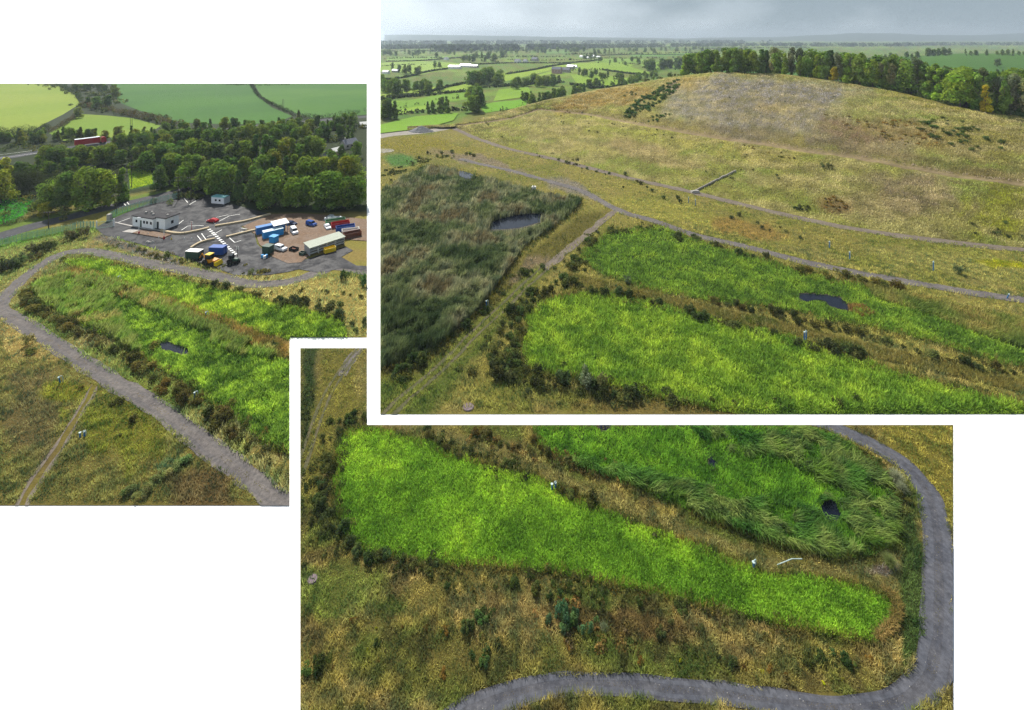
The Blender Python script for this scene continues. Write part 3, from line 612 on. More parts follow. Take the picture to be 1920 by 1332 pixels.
stuff('rank_grass', [rim(CA, 3500, LEFT, [B(62, 84, 40), B(92, 106, 50), B(120, 118, 62), B(70, 92, 44)], 5, (.5, 1.1), (.08, .16)), rim(CB, 5000, LEFT, [B(62, 84, 40), B(92, 106, 50), B(120, 118, 62), B(70, 92, 44)], 6, (.6, 1.3), (.08, .16))], M_BLADE, 'rank mixed grass and sedge along the edges of the two left cells', 'grass')
REEDL = [[(56, 540), (75, 526), (110, 518), (170, 519), (200, 530), (215, 590), (180, 610), (150, 610), (80, 575)], [(170, 519), (250, 545), (330, 580), (400, 612), (440, 638), (385, 624), (310, 596), (230, 562), (180, 545)], [(400, 615), (480, 650), (520, 668), (500, 676), (440, 668), (390, 648)], [(150, 605), (215, 590), (250, 640), (265, 665), (240, 655)]]
RC = [B(95, 125, 62), B(125, 145, 80), B(110, 150, 66), B(150, 155, 95)]
DIVL = strip_poly(ribbon([(128, 508), (160, 518), (210, 538), (250, 553), (330, 580), (400, 606), (470, 635), (545, 668)], 3.4, .5, 15)[0])
stuff('dry_grass', [sward(DIVL, 5200, LEFT, [B(118, 112, 62), B(150, 136, 80), B(100, 104, 52)], (.9, 1.5), (.08, .16), scale=3, seed=15)], M_BLADE, 'dry tan grass on the strip dividing the two left cells', 'grass')
stuff('reeds', [sward(r, n, LEFT, RC, (1.1, 2.1), (.08, .16), (.1, .7), scale=5, seed=6 + i, bend=True, exclude=[PL1, PL2], keep_off=[PL1], az=.3, warp=5, gaps=.36) for i, (r, n) in enumerate(zip(REEDL, (6000, 4500, 2500, 2600)))], M_BLADE, 'olive and grey green reeds around the rim of the lower left cell', 'reeds')
stuff('field_grass', [sward(f, 2500, LEFT, [B(120, 160, 55), B(150, 180, 60)] if i < 2 else [B(60, 150, 40), B(85, 165, 45)], (.2, .5), (.3, .6), seed=9) for i, f in enumerate([F5, F6, F7])], M_BLADE, 'bright grass in the small gaps between the trees by the access road', 'grass')

# scrub along the cell banks of the left plot
def band(pts, n, r, plot, label, group, shapes=('mound', 'gorse'), tint=(1, 1, 1), spread=5, name='bush', hz=1.0, z=None, cat='bush'):
    P = smooth(pts, False, 10); made = []; spread *= 1.4; r = (r[0] * .55, r[1] * 1.15)
    for k in range(n):
        q = P[int((k + random.random()) / n * (len(P) - 1))]; x = q[0] + random.gauss(0, spread); y = q[1] + random.gauss(0, spread * .5)
        if not inside(np.array([x]), np.array([y]), plot)[0]: continue
        loc = at(x, y) if z is None else z(x, y); t = random.uniform(.8, 1.3)
        o = bush(random.choice(shapes), loc, random.uniform(*r), plot, label, group, (tint[0] * t, tint[1], tint[2]), name, hz, cat)
        if o: made.append(o)
    return made
band([(40, 545), (52, 570), (80, 590), (140, 620), (200, 655), (250, 690), (300, 722)], 26, (.9, 1.8), LEFT, 'dark olive scrub bush on the bank between curving road and reed rimmed cell', 'scrub on the bank beside the curving road', tint=(1.5, 1.2, 1))
band([(310, 728), (350, 750), (400, 790), (450, 830), (500, 875), (535, 905)], 20, (1.0, 1.7), LEFT, 'dark brownish scrub bush on the bank below the pool beside the diagonal gravel road', 'scrub on the lower bank of the pool cell', tint=(1.5, 1.1, .9))
band([(125, 482), (160, 478), (215, 490), (300, 512), (380, 532), (450, 548), (520, 565)], 20, (.7, 1.5), LEFT, 'low green bush on the strip between the upper left cell and the gravel road', 'bushes above the upper left cell', tint=(1.2, 1.1, 1))
band([(525, 572), (560, 570), (600, 578), (640, 598), (660, 622)], 13, (1.2, 2.0), LEFT, 'dark bush in the clump along the right end of the upper left cell', 'dark bushes at the cell end', tint=(.8, .85, .9))
band([(250, 556), (330, 583), (400, 606), (470, 634), (520, 660)], 15, (.6, 1.2), LEFT, 'small dark bush on the tan strip dividing the two left cells', 'bushes on the left dividing strip', ('gorse', 'mound'), spread=4)
band([(-10, 512), (20, 505), (45, 490), (75, 478), (110, 462), (140, 448), (160, 438)], 18, (1.2, 2.4), LEFT, 'greyish green willow bush in the row between green fence and road bend', 'willow row below the fence', ('shoot', 'mound'), (1.3, 1.2, 1.2))
band([(200, 458), (250, 470), (300, 485), (360, 500), (400, 505), (450, 518), (500, 515)], 14, (.6, 1.3), LEFT, 'small green bush on the grass verge between the yard and the gravel road', 'bushes on the yard verge', ('shoot', 'mound'), (1.3, 1.2, .9))
band([(650, 520), (675, 522), (684, 535)], 6, (1.2, 2.0), LEFT, 'fresh green bush beside the road at the right edge of the yard verge', 'green bushes by the road right of the yard', ('shoot',), (.9, 1.2, .8))
band([(560, 548), (600, 545), (640, 550), (680, 560)], 7, (.6, 1.0), LEFT, 'small bush alone in the pale dry grass right of the upper left cell', 'bushes in pale grass', ('mound',), (1.2, 1.1, .9))
band([(10, 640), (40, 650), (70, 640), (100, 660), (115, 665)], 9, (.7, 1.3), LEFT, 'grey green tussock bush in the dry grass left of the gravel road', 'tussocks in the dry grass', ('mound', 'shoot'), (1.8, 1.5, 1.2), 9)
band([(205, 755), (250, 765), (270, 770), (285, 792), (322, 815), (200, 815)], 12, (.5, 1.0), LEFT, 'small dark gorse clump in the ochre grass beside the diagonal road', 'gorse clumps in the ochre grass', ('gorse', 'mound'), (1.1, 1, .9), 9)
band([(338, 858), (320, 878), (295, 898), (270, 922), (245, 940)], 12, (.45, .9), LEFT, 'pale grey green rush clump in the shallow drain across the brown grass', 'rush clumps in the drain', ('mound',), (2.2, 2.2, 2.4), 6)

# hedges between the fields
HG = 'field hedges beyond the main road'
hedge([(70, 158), (110, 162), (142, 178), (152, 192)], 4, 4, LEFT, 'dark hedge along the right side of the yellow green field', HG)
hedge([(152, 200), (200, 208), (250, 220), (300, 230), (345, 236)], 5, 5, LEFT, 'rusty brown hedge between the bright field and the big green field', HG, (.085, .07, .03))
hedge([(470, 158), (480, 175), (492, 187), (520, 202), (556, 219)], 4, 3, LEFT, 'winding dark hedge dividing the two big green fields', HG, (.04, .06, .025))
hedge([(420, 159), (470, 161), (510, 161), (545, 160)], 4, 2.5, LEFT, 'dark hedge along the far top edge of the green fields', HG, (.05, .05, .025))
hedge([(565, 222), (590, 224), (630, 219), (690, 210)], 4, 4, LEFT, 'dark hedge along the lower edge of the far right green field', HG, (.045, .065, .025))
hedge([(95, 249), (120, 236), (150, 214)], 3, 3.5, LEFT, 'brownish hedge between the two small yellow green fields', HG, (.09, .08, .035))
hedge([(0, 256), (30, 258), (60, 252), (92, 246)], 6, 6, LEFT, 'tall dark hedge along the lower edge of the yellow green field', HG)
hedge([(0, 352), (40, 352), (90, 350), (160, 338), (235, 335)], 6, 6, LEFT, 'dark hedge behind the big trees by the access road', HG, (.045, .06, .022))
hedge([(-5, 372), (40, 366), (75, 364)], 7, 9, LEFT, 'very dark hedge at the top of the small lower left field', HG, (.04, .05, .02))
hedge([(0, 424), (25, 420), (60, 408), (110, 397)], 2.5, 1.5, LEFT, 'low bramble hedge on the verge of the access road', HG, (.09, .11, .04))

# trees of the left plot, in belts
RT = ['round_a', 'round_b', 'round_c', 'tall_a', 'tall_b']; TI = [(1, 1, 1), (1.25, 1.15, .8), (.8, .9, .9), (1.15, 1.1, .9), (.9, 1.05, .95), (1.5, 1.15, .7)]
def belt(pts, n, hgt, plot, label, group, kinds=RT, tints=TI, spread=4, wide=(.95, 1.35), z=None, cat='tree', name='tree'):
    P = smooth(pts, False, 12); n = int(n * 1.45)
    for k in range(n):
        q = P[int((k + random.uniform(.2, .8)) / n * (len(P) - 1))]; x, y = q[0] + random.gauss(0, spread), q[1] + random.gauss(0, spread * .6)
        loc = at(x, y) if z is None else z(x, y)
        if loc is None: continue
        tree(random.choice(kinds), loc, random.uniform(*hgt), plot, label, group, name, random.choice(tints), random.uniform(*wide), cat=cat)
belt([(-10, 268), (60, 268), (130, 262), (200, 262), (300, 258)], 22, (5, 9), LEFT, 'tree in the dark belt beyond the main road behind the red lorry', 'trees beyond the main road', tints=[(1, 1, 1), (1.3, 1, .8), (.8, .9, .9)])
belt([(310, 250), (400, 245), (500, 242), (600, 240), (690, 238)], 22, (6, 10), LEFT, 'tree in the farthest row below the big green fields', 'trees below the big green fields', tints=[(.85, .9, .9), (1.2, 1, .9), (.8, .9, 1)])
belt([(80, 312), (140, 310), (200, 308), (260, 306), (330, 300)], 17, (8, 11), LEFT, 'tree in the belt between the red lorry and the access road', 'trees between lorry and access road', tints=[(.85, .9, .85), (1.1, 1, .8)])
belt([(330, 275), (420, 268), (500, 264), (600, 262), (690, 262)], 22, (7, 11), LEFT, 'tree in the middle of the wood behind the yard, upper rows', 'upper trees of the wood behind the yard', tints=[(.8, .9, .85), (1.15, 1.05, .8), (.9, 1, 1)])
belt([(260, 322), (340, 312), (420, 305), (500, 300), (590, 298)], 20, (9, 14), LEFT, 'broad tree in the middle of the wood behind the yard, below the upper rows', 'middle trees of the wood behind the yard', tints=TI)
belt([(300, 345), (380, 345), (460, 342), (540, 340), (600, 345), (690, 335)], 17, (10, 14), LEFT, 'broad leafy tree in the wood just behind the front row at the yard', 'inner trees of the wood behind the yard')
belt([(345, 352), (400, 359), (440, 372), (490, 382), (560, 387), (630, 389), (690, 389)], 19, (11, 15), LEFT, 'large green tree in the front row at the back edge of the yard', 'front trees along the yard', tints=[(1, 1.05, .9), (.85, .95, .85), (1.05, 1.1, .9)])
belt([(78, 296), (110, 293), (150, 290), (205, 286)], 12, (3.2, 4.6), LEFT, 'low tree on the near side of the main road just below the red lorry', 'low trees below the lorry', spread=2)
belt([(215, 284), (280, 276), (360, 264), (450, 256), (560, 248), (690, 240)], 30, (6, 10), LEFT, 'tree in the row along the near side of the main road', 'trees along the main road')
belt([(0, 335), (40, 338), (80, 334), (130, 326)], 9, (6, 9), LEFT, 'tree in the dark group between the willow and the bright strip', 'trees beside the willow', tints=[(.8, .9, .8), (1, 1, .8)])
belt([(135, 168), (165, 168), (195, 172), (215, 180)], 9, (8, 12), LEFT, 'dark tree of the group at the top between yellow and green fields', 'trees between the top fields', ['round_a', 'round_b'], [(.8, .85, .8), (1.1, .9, .8)])
for hp_ in ([(72, 158), (110, 164), (150, 176), (190, 186), (215, 196)], [(150, 196), (200, 206), (260, 219), (330, 233)], [(150, 172), (190, 172), (215, 182)], [(20, 345), (70, 338), (140, 330)], [(0, 398), (60, 396), (110, 390)], [(90, 396), (160, 394), (230, 382)], [(75, 318), (150, 306), (240, 302), (340, 292), (460, 286), (600, 280), (690, 275)], [(210, 290), (330, 282), (450, 272), (560, 268), (690, 258)], [(300, 338), (400, 330), (520, 322), (610, 326), (690, 318)], [(340, 366), (440, 372), (540, 380), (690, 384)], [(0, 276), (60, 278), (130, 274)], [(310, 256), (450, 250), (600, 246), (690, 242)]):
    scrub(hp_, 9, 5.5, LEFT, (.075, .1, .035), .5, leaf=.6)
for x, y, h, kd, tn, lb in [(88, 398, 11, 'round_a', (1, 1, .9), 'leftmost of the big rounded trees along the access road'), (122, 396, 15, 'round_b', (1, 1.05, .9), 'tall rounded dark green tree by the access road'), (160, 394, 16, 'round_c', (1.1, 1.1, .9), 'tallest rounded tree in the clump by the access road'),
      (196, 388, 15, 'round_a', (1.4, 1.25, .8), 'yellowish green rounded tree by the access road'), (228, 378, 13, 'tall_b', (1, 1.05, .9), 'narrower green tree at the right end of the roadside clump'), (300, 356, 10.5, 'round_b', (.9, 1, .9), 'round tree alone beside the bright strip of grass'),
      (12, 372, 16, 'tall_b', (1.9, 1.4, .9), 'large yellowish willow at the left edge'), (2, 382, 13, 'round_c', (1.5, 1.2, .8), 'lower rust tinged tree under the yellowish willow'), (80, 408, 5.5, 'round_a', (1.9, 1.3, .9), 'small rusty bushy tree beside the access road'),
      (148, 222, 9, 'round_c', (1.2, 1, .8), 'brownish round tree at the corner of the two small fields'), (180, 205, 12, 'round_a', (.8, .9, .85), 'dark tree at the top between yellow and green fields'), (202, 203, 12, 'round_b', (.8, .9, .8), 'dark rounded tree beside the big green field corner'),
      (165, 200, 9, 'round_b', (.85, .9, .8), 'dark tree nearest the yellow green field'), (560, 227, 9, 'tall_a', (1.5, 1.1, .8), 'autumn tinted tree at the foot of the winding hedge'), (575, 312, 14, 'tall_a', (1.0, 1, .7), 'dark conical tree with orange top beside the house'), (548, 308, 13, 'tall_b', (1.1, 1, .7), 'darker conical tree left of the orange topped one'),
      (640, 300, 8, 'round_b', (.8, .9, .8), 'dark tree in front of the slate roofed house'), (668, 296, 9, 'round_c', (.75, .85, .8), 'dark tree right of the slate roofed house'), (622, 318, 10, 'round_a', (.8, .9, .85), 'dark tree below the small outbuildings'), (662, 222, 6, 'tall_a', (.8, .9, 1), 'thin dark tree standing on the far right field hedge'), (648, 338, 12, 'round_c', (.7, .8, .8), 'very dark tree below the grey roofed house'), (675, 338, 12, 'round_a', (.7, .75, .75), 'very dark tree at the right edge below the house')]:
    tree(kd, at(x, y), h, LEFT, lb, None, tint=tn)

# --- buildings and things in the yard
def bldg(name, base, rz, label, cat): return tag(empty(name, base, rz), label, cat)
A, E = at(248.6, 424), at(295, 431.6); r = hd(A, E)
t = bldg('office_building', A, r, 'low white office with dark flat roof in two blocks at the yard entrance', 'building'); t.scale = (.84, .68, 1.08)
b = MB(); b.box(0, 11, 0, 6.7, 0, 3).box(11.003, 16, 1.2, 7.9, 0, 3.25); b.build('wall', M_WHITE, t)
b = MB(); b.box(-.3, 11.2, -.3, 7, 3, 3.25).box(11.0, 16.3, .9, 8.2, 3.253, 3.5); b.build('roof', M_ROOFD, t)
for x in (1.6, 5.7, 7.3, 9.3):
    b = MB(); b.box(x, x + 1.0, -.05, .02, 1.3, 2.1); w_ = b.build('window', M_GLASS, t); b = MB(); b.box(x - .1, x + 1.1, -.08, .01, 1.18, 1.3); b.build('sill', M_WHITE, w_)
b = MB(); b.box(4.1, 4.9, -.05, .02, 0, 2.1); b.build('door', M_DKG, t)
b = MB(); b.box(11.6, 12.6, 1.13, 1.22, 0, 2.1); b.build('door', M_GLASS, t); b = MB(); b.box(16.0, 16.05, 4, 5.2, 1.2, 2.1); b.build('window', M_GLASS, t)
for x, y in ((2.5, 3.5), (4.4, 4.6), (7, 3), (13.5, 4)): b = MB(); b.box(x, x + .9, y, y + .6, 3.25 if x < 11 else 3.5, 3.8); b.build('roof_vent', M_CONC, t)
A, E = at(396, 382.7), at(423, 385); t = bldg('site_cabin', A, hd(A, E), 'white site cabin with a teal roof at the back of the yard', 'cabin')
b = MB(); b.box(0, 5.6, 0, 2.8, .25, 2.6); b.build('wall', M_CARW, t, .03); b = MB(); b.box(-.12, 5.72, -.12, 2.92, 2.6, 2.85, .1, .5); b.build('roof', M_TEAL, t)
for x in (1.6, 3.3): b = MB(); b.box(x, x + .8, -.05, .02, 1.2, 1.9); b.build('window', M_GLASS, t)

for x in (.2, 2.6, 5.1): b = MB(); b.box(x, x + .3, .2, 2.6, 0, .25); b.build('support', M_CONC, t)
def container(name, A, E, dims, mt, label, cat='container', top=None, ribs=True):
    t = bldg(name, A, hd(A, E), label, cat); lx, ly, lz = dims; b = MB(); n = int(lx / .4)
    b.box(0, lx, 0, ly, .1, lz)
    if ribs:
        for k in range(n): b.box(.15 + k * .4, .35 + k * .4, -.05, -.001, .25, lz - .15)
    b.build('shell', mt, t); b = MB(); b.box(-.03, lx + .03, -.06, ly + .03, lz + .003, lz + .1); b.build('roof', top or mt, t)
    b = MB()
    for k in (0, 1): b.box(lx + .003, lx + .06, .1 + k * ly / 2, ly / 2 - .05 + k * ly / 2, .2, lz - .1)
    d = b.build('door', mt, t); b = MB(); [b.box(lx + .065, lx + .1, y, y + .05, .3, lz - .2) for y in (ly * .3, ly * .7)]; b.build('lock_bar', M_GREY, d); t.scale = (.84, .84, .84); return t
container('site_container', at(391, 478.5), at(421.5, 479.5), (5.0, 2.4, 2.5), M_BLUE, 'royal blue steel container beside the zebra crossing')
container('site_container', at(347, 486), at(376, 488), (4.8, 2.4, 2.5), M_DKG, 'dark green container with a white top at the grass verge', top=M_TANK)
container('site_container', at(481, 442), at(508, 436), (6, 2.4, 2.6), M_MIDB, 'blue container at the back of the blue group by the dirt yard')
container('site_container', at(494, 450), at(532, 441), (6.8, 2.4, 2.5), M_SKYB, 'light blue container with pale striped roof beside the dirt yard', top=M_PALEB)
A, E = at(504, 456), at(517, 458); t = bldg('storage_box', A, hd(A, E), 'bright sky blue steel box at the near corner of the blue group', 'box')
b = MB(); b.box(0, 2.1, 0, 1.8, 0, 1.9, .03, .03); b.build('body', M_SKYB, t, .04); b = MB(); b.box(-.08, 2.18, -.08, 1.88, 1.9, 2.0); b.build('lid', M_SKYB, t)
A, E = at(515, 441), at(535, 436); t = bldg('shelter', A, hd(A, E), 'open shelter with a white roof at the end of the blue containers', 'shelter')
b = MB(); b.add([(-.4, -.5, 2.9), (4.2, -.5, 2.9), (4.2, 3.2, 3.3), (-.4, 3.2, 3.3), (-.4, -.5, 3.0), (4.2, -.5, 3.0), (4.2, 3.2, 3.4), (-.4, 3.2, 3.4)], [(3, 2, 1, 0), (4, 5, 6, 7), (0, 1, 5, 4), (1, 2, 6, 5), (2, 3, 7, 6), (3, 0, 4, 7)]); b.build('roof', M_TANK, t)
for x in (0, 3.8):
    for y in (0, 2.8): b = MB(); b.box(x, x + .12, y, y + .12, 0, 2.92); b.build('post', M_MIDB, t)
b = MB(); b.box(.13, 3.78, 2.8, 2.9, 0, 2.4); b.build('back_panel', M_MIDB, t)
A, E = at(491, 477), at(506, 479); t = bldg('storage_box', A, hd(A, E), 'dark green steel box standing alone on the wet asphalt', 'box')
b = MB(); b.box(0, 2.4, 0, 2.0, 0, 2.2); b.build('body', M_DKG, t, .05); b = MB(); b.box(-.06, 2.46, -.06, 2.06, 2.2, 2.32); b.build('lid', M_DKG, t); b = MB(); b.box(.4, 2.0, -.05, 0, .3, 1.9); b.build('door', M_DKG, t)
for k, (x, y, mt) in enumerate([(492, 484, M_SKYB), (496, 486, M_TANK), (499, 484, M_SKYB)]):
    t = tag(empty('drum', at(x, y), k), ['light blue drum in front of the green box, left of a white one', 'white drum between two light blue ones', 'light blue drum right of the white one'][k], 'drum', 'drums by the green box')
    b = MB(); b.cyl(0, 0, 0, .9, .38, 14); b.build('body', mt, t); b = MB(); b.cyl(0, 0, .9, .96, .4, 14, .3); b.build('lid', mt, t)
A, E = at(580.5, 481), at(640, 463); r = hd(A, E)
P0 = at(581, 481); r = math.atan2(6.4, 5.9); t = bldg('recycling_shed', P0, r, 'long low shed with grey green roof and open shelves on its front', 'shed')
b = MB(); b.box(0, 10.5, 2.8, 3.6, 0, 2.5).box(0, .12, .02, 2.8, 0, 2.3).box(10.38, 10.5, .02, 2.8, 0, 2.3); b.build('wall', M_GREY, t)
b = MB(); b.add([(-.2, -.3, 2.3), (10.7, -.3, 2.3), (10.7, 3.8, 2.75), (-.2, 3.8, 2.75), (-.2, -.3, 2.42), (10.7, -.3, 2.42), (10.7, 3.8, 2.87), (-.2, 3.8, 2.87)], [(3, 2, 1, 0), (4, 5, 6, 7), (0, 1, 5, 4), (1, 2, 6, 5), (2, 3, 7, 6), (3, 0, 4, 7)]); b.build('roof', M_GRGR, t)
for z in (.5, 1.2, 1.85): b = MB(); b.box(.14, 10.36, .05, .9, z, z + .06); b.build('shelf', M_TANK, t)
for x in (2.6, 5.2, 7.8): b = MB(); b.box(x, x + .08, .02, .95, 0, 2.28); b.build('divider', M_TANK, t)

def skip(A, E, dims, mt, label, fill=None):
    t = tag(empty('skip', A, hd(A, E)), label, 'skip', 'skips at the end of the dirt yard'); lx, ly, lz = dims; b = MB(); w = .1
    b.box(0, lx, 0, ly, 0, .1).box(0, lx, 0, w, .103, lz).box(0, lx, ly - w, ly, .103, lz).box(0, w, w + .002, ly - w - .002, .103, lz).box(lx - w, lx, w + .002, ly - w - .002, .103, lz)
    n = max(3, int(lx / .8)); [b.box(k * lx / n + .1, k * lx / n + .22, -.07, -.002, .1, lz) for k in range(n)]; b.build('body', mt, t)
    if fill: b = MB(); b.box(w + .01, lx - w - .01, w + .01, ly - w - .01, .11, lz * .6, .3, .2); b.build('load', fill, t)
    return t
skip(at(611, 424), at(648, 418), (6.2, 2.2, 1.3), M_GRNS, 'long open green skip nearest the trees', M_RUST); skip(at(622, 430), at(651, 425), (5.6, 2.2, 1.5), M_RED, 'red open skip between the green and blue skips', M_DIRT)
skip(at(630, 437), at(664, 432), (5.8, 2.2, 1.5), M_BLUE, 'blue open skip with dark interior', M_BLK); skip(at(641, 441), at(672, 437), (5.2, 2.1, 1.2), M_TANK, 'skip with pale rim between the blue and rusty skips', M_RUST); skip(at(646, 450), at(678, 443), (5.2, 2.2, 1.5), M_RUST, 'rusty brown open skip nearest the grass', M_BLK)
t = skip(at(609.5, 477), at(628.5, 472), (3.1, 1.7, 1.3), M_YEL, 'bright yellow skip in front of the long shed'); t['group'] = 'single skips'
skip(at(541, 471), at(555, 474), (2.4, 1.5, .9), M_BLK, 'dark low skip beside the white off roader', M_RUST); skip(at(560, 479), at(568, 481), (1.6, 1.2, .9), M_DKG, 'small dark skip at the left end of the long shed', M_BLK)
for k in range(11):
    x, y = 612 + k * 2.7 + random.uniform(-1, 1), 412 + random.uniform(-2.5, 2); b = MB(); s = random.uniform(.6, 1.0); b.box(-s, s, -s, s, 0, s * 1.2, .15, .15)
    o = b.build('bulk_bag', M_TANK if k % 3 else M_GREY, None, .12); o.location = at(x, y); o.rotation_euler = (0, 0, k); tag(o, 'white bulk bag in the heap behind the green skip', 'bag', 'white bags behind the skips')
# kerb walls
def wall(name, pts, w, h, mt, label, cat, plot=LEFT):
    P = [at(*p) for p in smooth(pts, False, 6)]; b = MB()
    for a, c in zip(P[:-1], P[1:]):
        n = (c - a).normalized(); n = Vector((-n.y, n.x, 0)) * w / 2; v = [a - n, c - n, c + n, a + n]; b.add([(q.x, q.y, 0) for q in v] + [(q.x, q.y, h) for q in v], [(3, 2, 1, 0), (4, 5, 6, 7), (0, 1, 5, 4), (2, 3, 7, 6)] + ([(3, 0, 4, 7)] if a is P[0] else []) + ([(1, 2, 6, 5)] if c is P[-1] else []))
    return tag(b.build(name, mt), label, cat)
wall('low_wall', [(302, 434), (320, 438), (342, 439.5), (370, 434.5), (392, 429)], .8, .6, M_SAND, 'sandy low wall curving from the office to the zebra crossing', 'wall'); wall('low_wall', [(403, 426), (430, 421.5), (465, 415), (507, 403)], .8, .6, M_SAND, 'sandy low wall from the zebra crossing towards the trees', 'wall')
wall('low_wall', [(424, 446.5), (450, 440), (479, 433)], .8, .6, M_SAND, 'sandy low wall leading to the blue containers', 'wall'); wall('low_wall', [(358, 467), (372, 458.5), (388, 453), (403, 450)], .7, .6, M_SAND, 'short curved sandy wall above the white topped container', 'wall')
wall('kerb', [(216, 417.5), (240, 423), (275, 430), (303, 433)], .5, .15, M_CONC, 'pale kerb in front of the white office', 'kerb')
A, E = at(224, 434), at(307, 448); t = bldg('weighbridge', A, hd(A, E), 'brown weighbridge deck with a white ramp in the entrance lane', 'weighbridge')
b = MB(); b.box(6, 19, -.2, 2.6, 0, .35); b.build('deck', M_DIRT, t); b = MB(); b.add([(0, -.2, .02), (6, -.2, .35), (6, 2.6, .35), (0, 2.6, .02), (0, -.2, 0), (6, -.2, 0), (6, 2.6, 0), (0, 2.6, 0)], [(0, 1, 2, 3), (7, 6, 5, 4), (4, 5, 1, 0), (2, 6, 7, 3), (0, 3, 7, 4), (5, 6, 2, 1)]); b.build('ramp', M_CONC, t)
def mast(px, py, h, label, mt, top, foot=None, cat='post', name='post', r=.09):
    t = tag(empty(name, at(px, py)), label, cat); b = MB(); b.cyl(0, 0, 0, h, r, 8, r * .7); b.build('pole', mt, t)
    if top == 'lamp': b = MB(); b.box(-.5, .5, -.15, .15, h, h + .18); b.build('lamp_head', mt, t)
    if top == 'sign': b = MB(); b.box(-.35, .35, -.03, .03, h - .8, h); b.build('sign_plate', M_TANK, t)
    if foot: b = MB(); b.cyl(0, 0, 0, .9, .26, 12, .18); b.build('base', foot, t)
    return t
mast(260.5, 440, 5.2, 'white lamp post with red base at the left end of the weighbridge', M_CARW, 'lamp', M_RED, 'lamp post', 'lamp_post'); mast(307.5, 449, 3.4, 'white post with red base at the right end of the weighbridge', M_CARW, None, M_RED); mast(359.5, 431, 2.6, 'thin red and white post behind the curved wall', M_RED, 'sign'); mast(445.5, 481, 2.8, 'dark sign post at the foot of the zebra crossing', M_BLK, 'sign')
for k, (x, y) in enumerate([(278, 441), (298, 447), (321.6, 450), (346, 450), (359.5, 449.5), (452, 432)]):
    t = tag(empty('traffic_cone', at(x, y)), ['first small cone left of the weighbridge middle', 'cone under the weighbridge near its right end', 'yellowish cone just right of the weighbridge', 'left cone of the pair in the lane', 'right cone of the pair in the lane', 'lone cone between the sandy walls'][k], 'cone', 'cones along the entrance lane')
    b = MB(); b.cyl(0, 0, .05, .75, .2, 10, .05); b.build('cone', M_TANK if k != 2 else M_YEL, t); b = MB(); b.box(-.25, .25, -.25, .25, 0, .05); b.build('base', M_ORA, t)
# gate and palisade fences
def fence(pts, h, label, plot=LEFT, step=.28):
    t = tag(empty('palisade_fence', at(*pts[0])), label, 'fence'); o = Vector(t.location); b = MB(); rl = MB(); P = [at(*p) - o for p in smooth(pts, False, 5)]; posts = []
    for a, c in zip(P[:-1], P[1:]):
        d = (c - a); L_ = d.length; d.normalize(); n = Vector((-d.y, d.x, 0)); k = max(1, int(L_ / step))
        for i in range(k):
            q = a + d * (L_ * i / k); e = d * .07; b.add([(q - e), (q + e), (q + e + Vector((0, 0, h - .12))), (q + Vector((0, 0, h))), (q - e + Vector((0, 0, h - .12)))], [(0, 1, 2, 3, 4)])
        for z in (.4, h - .5):
            u = [a + n * .03, c + n * .03, c + n * .08, a + n * .08]; rl.add([(*q.xy, z) for q in u] + [(*q.xy, z + .06) for q in u], [(3, 2, 1, 0), (4, 5, 6, 7), (0, 1, 5, 4), (2, 3, 7, 6)])
        posts.append(a + n * .15)
    b.build('pales', M_PALG, t); rl.build('rail', M_PALG, t)
    for q in posts: p = MB(); p.box(q.x - .06, q.x + .06, q.y - .06, q.y + .06, 0, h); p.build('post', M_PALG, t)
    return t
fence([(205, 414), (214, 407), (235, 398), (262, 390), (300, 380), (336, 372)], 2.3, 'green palisade fence along the grass strip between access road and yard'); fence([(-60, 482), (-5, 463), (40, 452), (90, 441), (128, 434), (150, 428), (178, 428)], 2.2, 'green palisade fence along the lower side of the access road')
t = bldg('gate', at(181, 430), hd(at(181, 430), at(201, 427)), 'open metal gate with green mesh at the yard entrance', 'gate')
for x in (0, 4.4): b = MB(); b.box(x - .15, x + .15, -.15, .15, 0, 2.6); b.build('post', M_CARW, t)
b = MB(); [b.box(.2 + k * .3, .26 + k * .3, -.03, .03, .2, 2.1) for k in range(14)]; b.box(.16, 4.2, -.04, .04, 2.1, 2.18).box(.16, 4.2, -.04, .04, .12, .2); b.build('gate_leaf', M_PALG, t)
b = MB(); b.box(-.6, .6, -.5, .5, 0, 2.4); o = b.build('gate_pillar', M_CONC, None, .05); o.location = at(205, 415); tag(o, 'pale pillar at the end of the green fence by the entrance', 'pillar')
for k in range(5): b = MB(); s = random.uniform(.4, .8); b.cyl(0, 0, -.1, s, s, 7, s * .5); o = b.build('boulder', M_CONC, None, .12); o.location = at(277 + k * 2.4, 456 + (k % 2)); o.rotation_euler = (.2, .1, k); tag(o, 'grey boulder in the pile on the green verge below the weighbridge', 'boulder', 'boulders on the verge')

